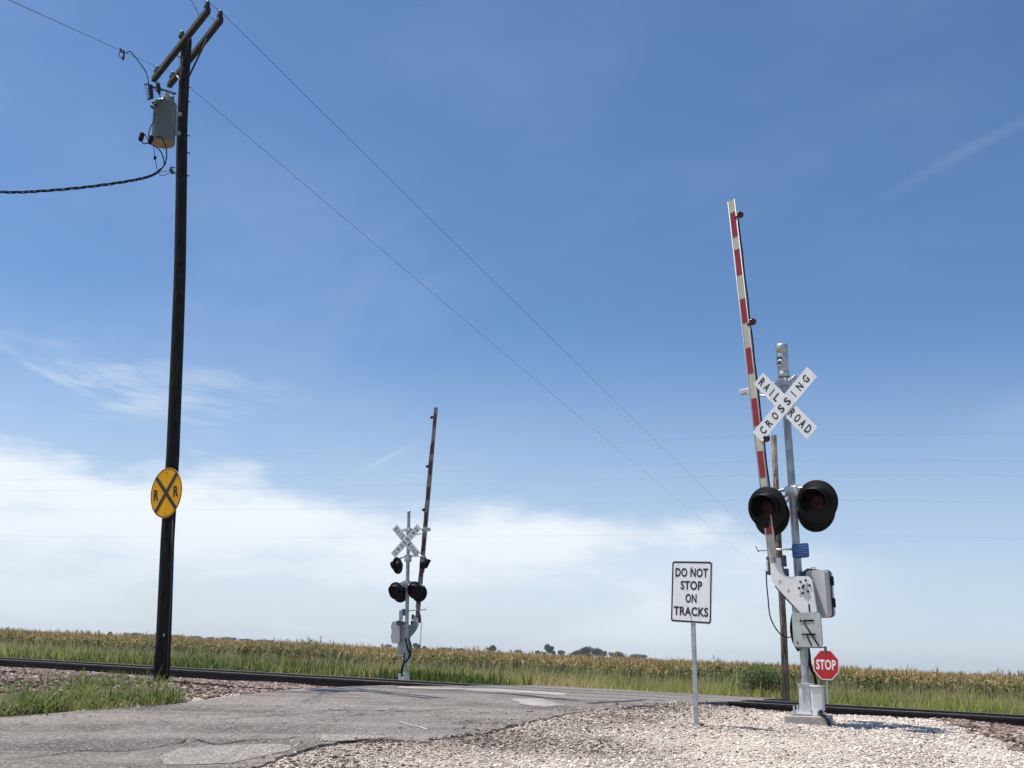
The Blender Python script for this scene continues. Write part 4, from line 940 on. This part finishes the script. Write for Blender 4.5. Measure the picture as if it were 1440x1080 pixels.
# weeds around the foot of the dark pole
WR = tintmat('roadside_weed_blades', [(0, (.045, .08, .018)), (.35, (.12, .175, .04)), (.6, (.24, .28, .085)), (.85, (.34, .31, .15)), (1, (.42, .36, .2))], .7, .35)
L_ = []; L2_ = []
def weedpts(poly_c, n):
    out = []
    while len(out) < n:
        cx, cy, sx_, sy_ = random.choice(poly_c); out.append((random.gauss(cx, sx_), random.gauss(cy, sy_)))
    P = np.array([gp(a, min(b, 1500), road=False) for a, b in out]); return P
P = weedpts([(40, 998, 25, 5), (90, 992, 25, 5), (140, 985, 22, 7), (180, 978, 22, 9), (130, 975, 25, 8), (215, 983, 16, 5), (150, 990, 30, 4), (232, 972, 7, 6), (10, 1000, 20, 4)], 1500)
ll, rr = poly_t(P[:, 0], P[:, 1]); P = P[ll < -.02]; P = P[nfield(P[:, 0], P[:, 1], 1.9) > -.05]; u_, v_ = P[:, 0]*TU.x+P[:, 1]*TU.y, P[:, 0]*TN.x+P[:, 1]*TN.y
n = len(P); hw_ = np.clip(.6+1.0*nfield(P[:, 0], P[:, 1], 1.1, 6), .35, 1.3)*(1+.55*np.exp(-((P[:, 0]/P[:, 1]+.405)/.05)**2))
L_.append(blades(np.c_[P, zt(u_, v_)-.02], 9, RNG.uniform(.10, .34, n)*hw_, .014, np.clip(RNG.uniform(.02, .85, n)+.5*nfield(P[:, 0], P[:, 1], 2.3, 1), 0, 1), 1.2, .8, 5, .05))
k = RNG.random(n) < .12; L_.append(blades(np.c_[P, zt(u_, v_)-.02][k], 3, RNG.uniform(.25, .5, k.sum()), .006, np.full(k.sum(), .72), .9, .45, 4, .04))
n = 260; P = weedpts([(40, 1008, 60, 2), (150, 1001, 60, 2), (235, 990, 15, 2), (60, 975, 50, 8), (165, 955, 25, 6)], n); ll, rr = poly_t(P[:, 0], P[:, 1]); P = P[ll < -.02]; u_, v_ = P[:, 0]*TU.x+P[:, 1]*TU.y, P[:, 0]*TN.x+P[:, 1]*TN.y
n = len(P); L_.append(blades(np.c_[P, zt(u_, v_)-.02], 7, RNG.uniform(.1, .35, n), .011, RNG.uniform(.3, .85, n), .7, .6, 3, .04))
o = raw('roadside_weeds', *(lambda c, f, t: (c, f, WR, False, t))(*merge(L_))); tag(o, 'clump of long arching green weeds at the foot of the dark utility pole', kind='stuff')
# bush beside the brown pole
def bush(base, rx, rz, n, leaf, m, label, name='bush', cat='bush', top=1.0):
    t = thing(name, label, cat, Matrix.Translation(base))
    lob = [(rx*(-.75+.19*_), RNG.uniform(-.35, .35)*rx, rz*(.78-.42*abs((_-4)/4.5)**2)*RNG.uniform(.8, 1.1), rx*RNG.uniform(.34, .46)) for _ in range(9)]
    P, T = [], []
    for i in range(n):
        cx, cy, cz, r_ = lob[i % 9]; a = RNG.normal(0, 1, 3); a /= np.linalg.norm(a); q = np.array([cx, cy, cz])+a*r_*RNG.uniform(.55, 1.05)*np.array([1, 1, .8])
        if q[2] > .05: P.append(q)
    P = np.array(P); n = len(P); D = RNG.normal(0, 1, (n, 3))+np.array([0, 0, .5]); D = D/np.linalg.norm(D, axis=1)[:, None]*leaf*2
    s_ = np.cross(D, RNG.normal(0, 1, (n, 3))); s_ /= np.linalg.norm(s_, axis=1)[:, None]+1e-6
    co, F_, tt_ = strips(P, D, s_, np.full(n, leaf*.4), np.full(n, leaf*.9), 2, RNG.uniform(0, 1, n))
    o = raw('foliage', co, F_, m, False, tt_); o.parent = t
    b = MB()
    for k_ in range(7):
        a = k_*.9; b.tube([(0, 0, 0), (rx*.2*math.cos(a), rx*.2*math.sin(a), rz*.4), (rx*.5*math.cos(a), rx*.4*math.sin(a), rz*.8)], [.03, .02, .008], 5)
    b.build('stem', M['bark'], t); return t
TL = tintmat('shrub_leaves', [(0, (.07, .11, .035)), (.5, (.17, .23, .08)), (1, (.33, .37, .17))], .65, .45)
bp = at(1071, 960, 35); bp.z = float(zt(*xy2(bp.x, bp.y)))
bush(bp, 1.1, 1.45, 13000, .038, TL, 'round green shrub standing in the grass just left of the brown pole')
# far trees
TF = tintmat('distant_tree_leaves', [(0, (.022, .034, .022)), (.5, (.04, .058, .036)), (1, (.075, .095, .06))], .8, .15)
def tree_mesh(shape, n, seed):
    rg = np.random.default_rng(seed); lob = []
    for _ in range(14):
        a = rg.uniform(0, 6.28); r_ = rg.uniform(.1, .62); lob.append((r_*math.cos(a)*shape, r_*math.sin(a)*shape, rg.uniform(.16, .84)-.15*r_*r_, rg.uniform(.14, .26)))
    P = []
    for i in range(n):
        cx, cy, cz, r_ = lob[i % 14]; a = rg.normal(0, 1, 3); a /= np.linalg.norm(a); P.append(np.array([cx, cy, cz])+a*r_*rg.uniform(.5, 1.05)*np.array([shape, shape, .8]))
    P = np.array(P); D = rg.normal(0, 1, (n, 3)); D = D/np.linalg.norm(D, axis=1)[:, None]*.09; s_ = np.cross(D, rg.normal(0, 1, (n, 3))); s_ /= np.linalg.norm(s_, axis=1)[:, None]
    return strips(P, D, s_, np.full(n, .01), np.full(n, .05), 2, rg.uniform(0, 1, n))
TM = []
for i, sh in enumerate((.55, .75, 1.0)):
    c_, f_, q_ = tree_mesh(sh, 2600, 20+i); o = raw('crown', c_, f_, TF, False, q_); TM.append(o.data); bpy.data.objects.remove(o)
tk = MB(); tk.tube([(0, 0, 0), (.01, 0, .3), (0, 0, .6)], [.035, .025, .012], 7)
for a in range(5): tk.tube([(0, 0, .3+.04*a), (.16*math.cos(a*1.4), .16*math.sin(a*1.4), .5+.03*a), (.3*math.cos(a*1.4), .3*math.sin(a*1.4), .64)], [.014, .009, .003], 5)
tko = tk.build('trunk', M['bark']); TKM = tko.data; bpy.data.objects.remove(tko)
def far_tree(px, top_y, wpx, Yd, kind, label):
    tp = at(px, top_y-2.6, Yd); zb = -.85; H_ = (tp.z-zb)/.96; ww = 1.3*wpx/1400*Yd*.966; 
    shp = (.55, .75, 1.0)[kind]; sx_ = ww/(1.5*shp)
    t = thing('tree', label, 'tree', Matrix.Translation((tp.x, Yd, zb)), 'far trees on the horizon beyond the corn')
    for nm, me in (('crown', TM[kind]), ('trunk', TKM)):
        o = bpy.data.objects.new(nm, me); COL.objects.link(o); o.parent = t; o.scale = (sx_ if nm == 'crown' else H_, sx_ if nm == 'crown' else H_, H_)
        o.rotation_euler.z = px*.37
for px, ty, w, Y_, kd, lb in (
    (586, 907, 15, 620, 1, 'small dark far tree just right of the distant signal mast'), (574, 910, 8, 620, 0, 'narrow dark far tree directly behind the distant signal mast'), (597, 911, 8, 640, 1, 'low bush-like far tree right of the one beside the distant mast'),
    (692, 910, 14, 640, 1, 'lone round dark tree on the horizon between distant mast and the taller tree'),
    (772, 908.5, 17, 600, 1, 'tallest squarish dark tree on the middle horizon'), (789, 916.5, 9, 700, 2, 'low tree at the right foot of the tallest squarish tree'), (757, 917, 10, 760, 2, 'low tree left of the tallest squarish tree'),
    (729, 916.3, 10, 850, 2, 'tiny low tree between the lone round tree and the tallest tree'),
    (812, 918, 18, 650, 2, 'low left shoulder tree of the wide dark tree group'), (829, 912, 30, 620, 2, 'wide domed dark tree in the middle of the tree group'), (846, 916.5, 14, 640, 2, 'low tree at the right of the wide domed tree'),
    (868, 918.6, 20, 640, 2, 'rounded small tree right of the wide domed tree group'), (898, 922.2, 22, 800, 2, 'very low pale far tree beyond the small rounded tree'),
    (648, 913.6, 12, 900, 2, 'tiny flat far tree left of the lone round tree'), (628, 913.0, 16, 900, 2, 'flat faint far tree between the mast and the lone round tree'),
    (190, 892, 26, 900, 2, 'first tree from left of the low treeline beside the dark pole'), (212, 894.5, 14, 950, 2, 'low far tree just left of the dark pole'),
    (250, 895.3, 22, 900, 2, 'low far tree just right of the dark pole'), (276, 896.6, 18, 950, 2, 'second low far tree right of the dark pole'), (298, 898.4, 16, 980, 2, 'third low far tree right of the dark pole'),
    (322, 898.4, 20, 900, 2, 'slightly taller far tree at the middle of the left treeline'), (346, 900.6, 18, 950, 2, 'low far tree ending the left treeline'), (372, 901.9, 22, 1000, 2, 'faintest low far tree right of the left treeline'),
    (155, 890.8, 8, 900, 1, 'small isolated far tree left of the left treeline'), (545, 908.5, 14, 1000, 2, 'faint flat far tree left of the distant signal mast'),
    (1370, 949.0, 9, 800, 1, 'small far tree near the right edge of the horizon'), (1437, 950.5, 12, 700, 2, 'small far tree at the very right edge')):
    far_tree(px, ty, w, Y_, kd, lb)
# corn
CR = tintmat('corn_leaves', [(0, (.03, .05, .013)), (.25, (.085, .115, .03)), (.42, (.22, .20, .075)), (.65, (.37, .265, .105)), (.88, (.43, .31, .155)), (1, (.47, .34, .20))], .7, .3)
def corn(u_, v_, full=True):
    n = len(u_); x, y = TU.x*u_+TN.x*v_, TU.y*u_+TN.y*v_; z = zt(u_, v_)-.06; L = []
    dry = .5+.9*nfield(x, y, .12, 5)+RNG.normal(0, .12, n)+np.clip((-u_-20)/60, 0, .35)
    H = 2.2+.26*nfield(x, y, .25, 2)+.12*nfield(x, y, 1.1, 4)+RNG.normal(0, .09, n)
    rows = [.30, .42, .52, .60, .67, .74, .80, .86, .91, .95] if full else [.78, .86, .93]
    base_a = RNG.uniform(0, 6.28, n)
    for i, hf in enumerate(rows):
        a = base_a+i*math.pi+RNG.normal(0, .4, n); l_ = (.74 if hf < .85 else .50)*RNG.uniform(.75, 1.15, n); dr = (hf > .5)*1.0
        up_ = RNG.uniform(.35, .8, n) if hf > .7 else RNG.uniform(.1, .6, n)
        D = np.stack([np.cos(a)*l_*.75, np.sin(a)*l_*.75, l_*up_], -1); side = np.stack([-np.sin(a), np.cos(a), RNG.normal(0, .3, n)], -1)
        ti = np.clip(-.02+(1.5 if full else 2.3)*np.clip(hf-.70, 0, 1)*(.55+.75*dry)+RNG.normal(.06, .12, n)+(RNG.random(n) < .16)*.4, 0, .88)
        L.append(strips(np.c_[x, y, z+hf*H], D, side, l_*RNG.uniform(.5, 1.2, n), np.full(n, .085), 4 if full else 3, ti))
    for k_ in range(4 if full else 2):
        a = RNG.uniform(0, 6.28, n); D = np.stack([np.cos(a)*.10, np.sin(a)*.10, RNG.uniform(.22, .34, n)], -1); side = np.stack([-np.sin(a), np.cos(a), np.zeros(n)], -1)
        L.append(strips(np.c_[x, y, z+.97*H], D, side, RNG.uniform(0, .08, n), np.full(n, .030), 2, np.clip(.8+.2*dry+RNG.normal(0, .08, n)-.1, 0, 1)))
    if full:
        D = np.stack([RNG.normal(0, .03, n), RNG.normal(0, .03, n), H], -1)
        for q in (0, 1): L.append(strips(np.c_[x, y, z], D, np.tile(np.array([[TU.x, TU.y, 0]]) if q else np.array([[TN.x, TN.y, 0]]), (n, 1)), np.zeros(n), np.full(n, .03), 2, np.full(n, .35)+RNG.normal(0, .1, n)))
        # ears
        a = RNG.uniform(0, 6.28, n); D = np.stack([np.cos(a)*.10, np.sin(a)*.10, np.full(n, .16)], -1); L.append(strips(np.c_[x, y, z+.48*H], D, np.stack([-np.sin(a), np.cos(a), np.zeros(n)], -1), np.full(n, .0), np.full(n, .06), 2, np.full(n, .62)+RNG.normal(0, .1, n)))
    return merge(L)
U, V = [], []
for r_ in range(9):
    v0 = 43.4+r_*.76; uu = np.arange(-1.18*v0-3, .16*v0+4, .19); uu = uu+RNG.normal(0, .04, len(uu)); keep = RNG.random(len(uu)) > .06; U.append(uu[keep]); V.append(np.full(keep.sum(), v0)+RNG.normal(0, .05, keep.sum()))
A = corn(np.concatenate(U), np.concatenate(V))
n = 26000; v0 = 50+(RNG.random(n)**1.7)*170; u0_ = RNG.uniform(-1.2, .2, n)*v0
B = corn(u0_, v0, False)
o = raw('corn_field', *(lambda c, f, t: (c, f, CR, False, t))(*merge([A, B]))); tag(o, 'field of ripening corn with tan tassels and dry upper leaves', kind='stuff')
def canopy_mat():
    m = bpy.data.materials.new('corn_canopy'); m.use_nodes = True; k = NG(m.node_tree); b = m.node_tree.nodes['Principled BSDF']
    v = k.n('ShaderNodeTexCoord').outputs['Object']
    c = k.mix(k.mr(k.noise(v, 1.4, 6, .7), .38, .62), (.13, .12, .04), (.42, .31, .15)); c = k.mix(k.mr(k.noise(v, .02, 4, .6), .4, .6, 0, .5), c, (.24, .22, .09))
    k.l(c, b.inputs['Base Color']); b.inputs['Roughness'].default_value = .95; return m
us = np.concatenate([[-5000, -2500, -1200], np.linspace(-600, 300, 180), [1200, 2500, 5000]]); vs = np.concatenate([np.linspace(52, 130, 120), [150, 200, 300, 500, 900, 1600, 3000, 6000]])
def canz(u, v):
    r_ = RNG.normal(0, 1, u.shape); return 1.12+.09*r_*(v < 140)-.0*u-np.where(v < 52.5, 1.2, 0)
tag(grid_mesh('corn_canopy', us, vs, canz, canopy_mat()), 'flat sea of distant corn tops reaching the horizon', kind='stuff')

# ------------------------------------------------------------------ summer haze
hb = MB().box((0, 700, 7.0), (3000, 1800, 20.0))
hm = bpy.data.materials.new('humid_air'); hm.use_nodes = True; hm.node_tree.nodes.clear(); k = NG(hm.node_tree)
pv = k.n('ShaderNodeVolumePrincipled'); pv.inputs['Density'].default_value = .00022; pv.inputs['Color'].default_value = (.80, .88, 1, 1); pv.inputs['Anisotropy'].default_value = .3
k.l(pv.outputs[0], k.n('ShaderNodeOutputMaterial').inputs['Volume'])
tag(hb.build('haze', hm), 'thin bluish summer haze over the far corn', kind='stuff')
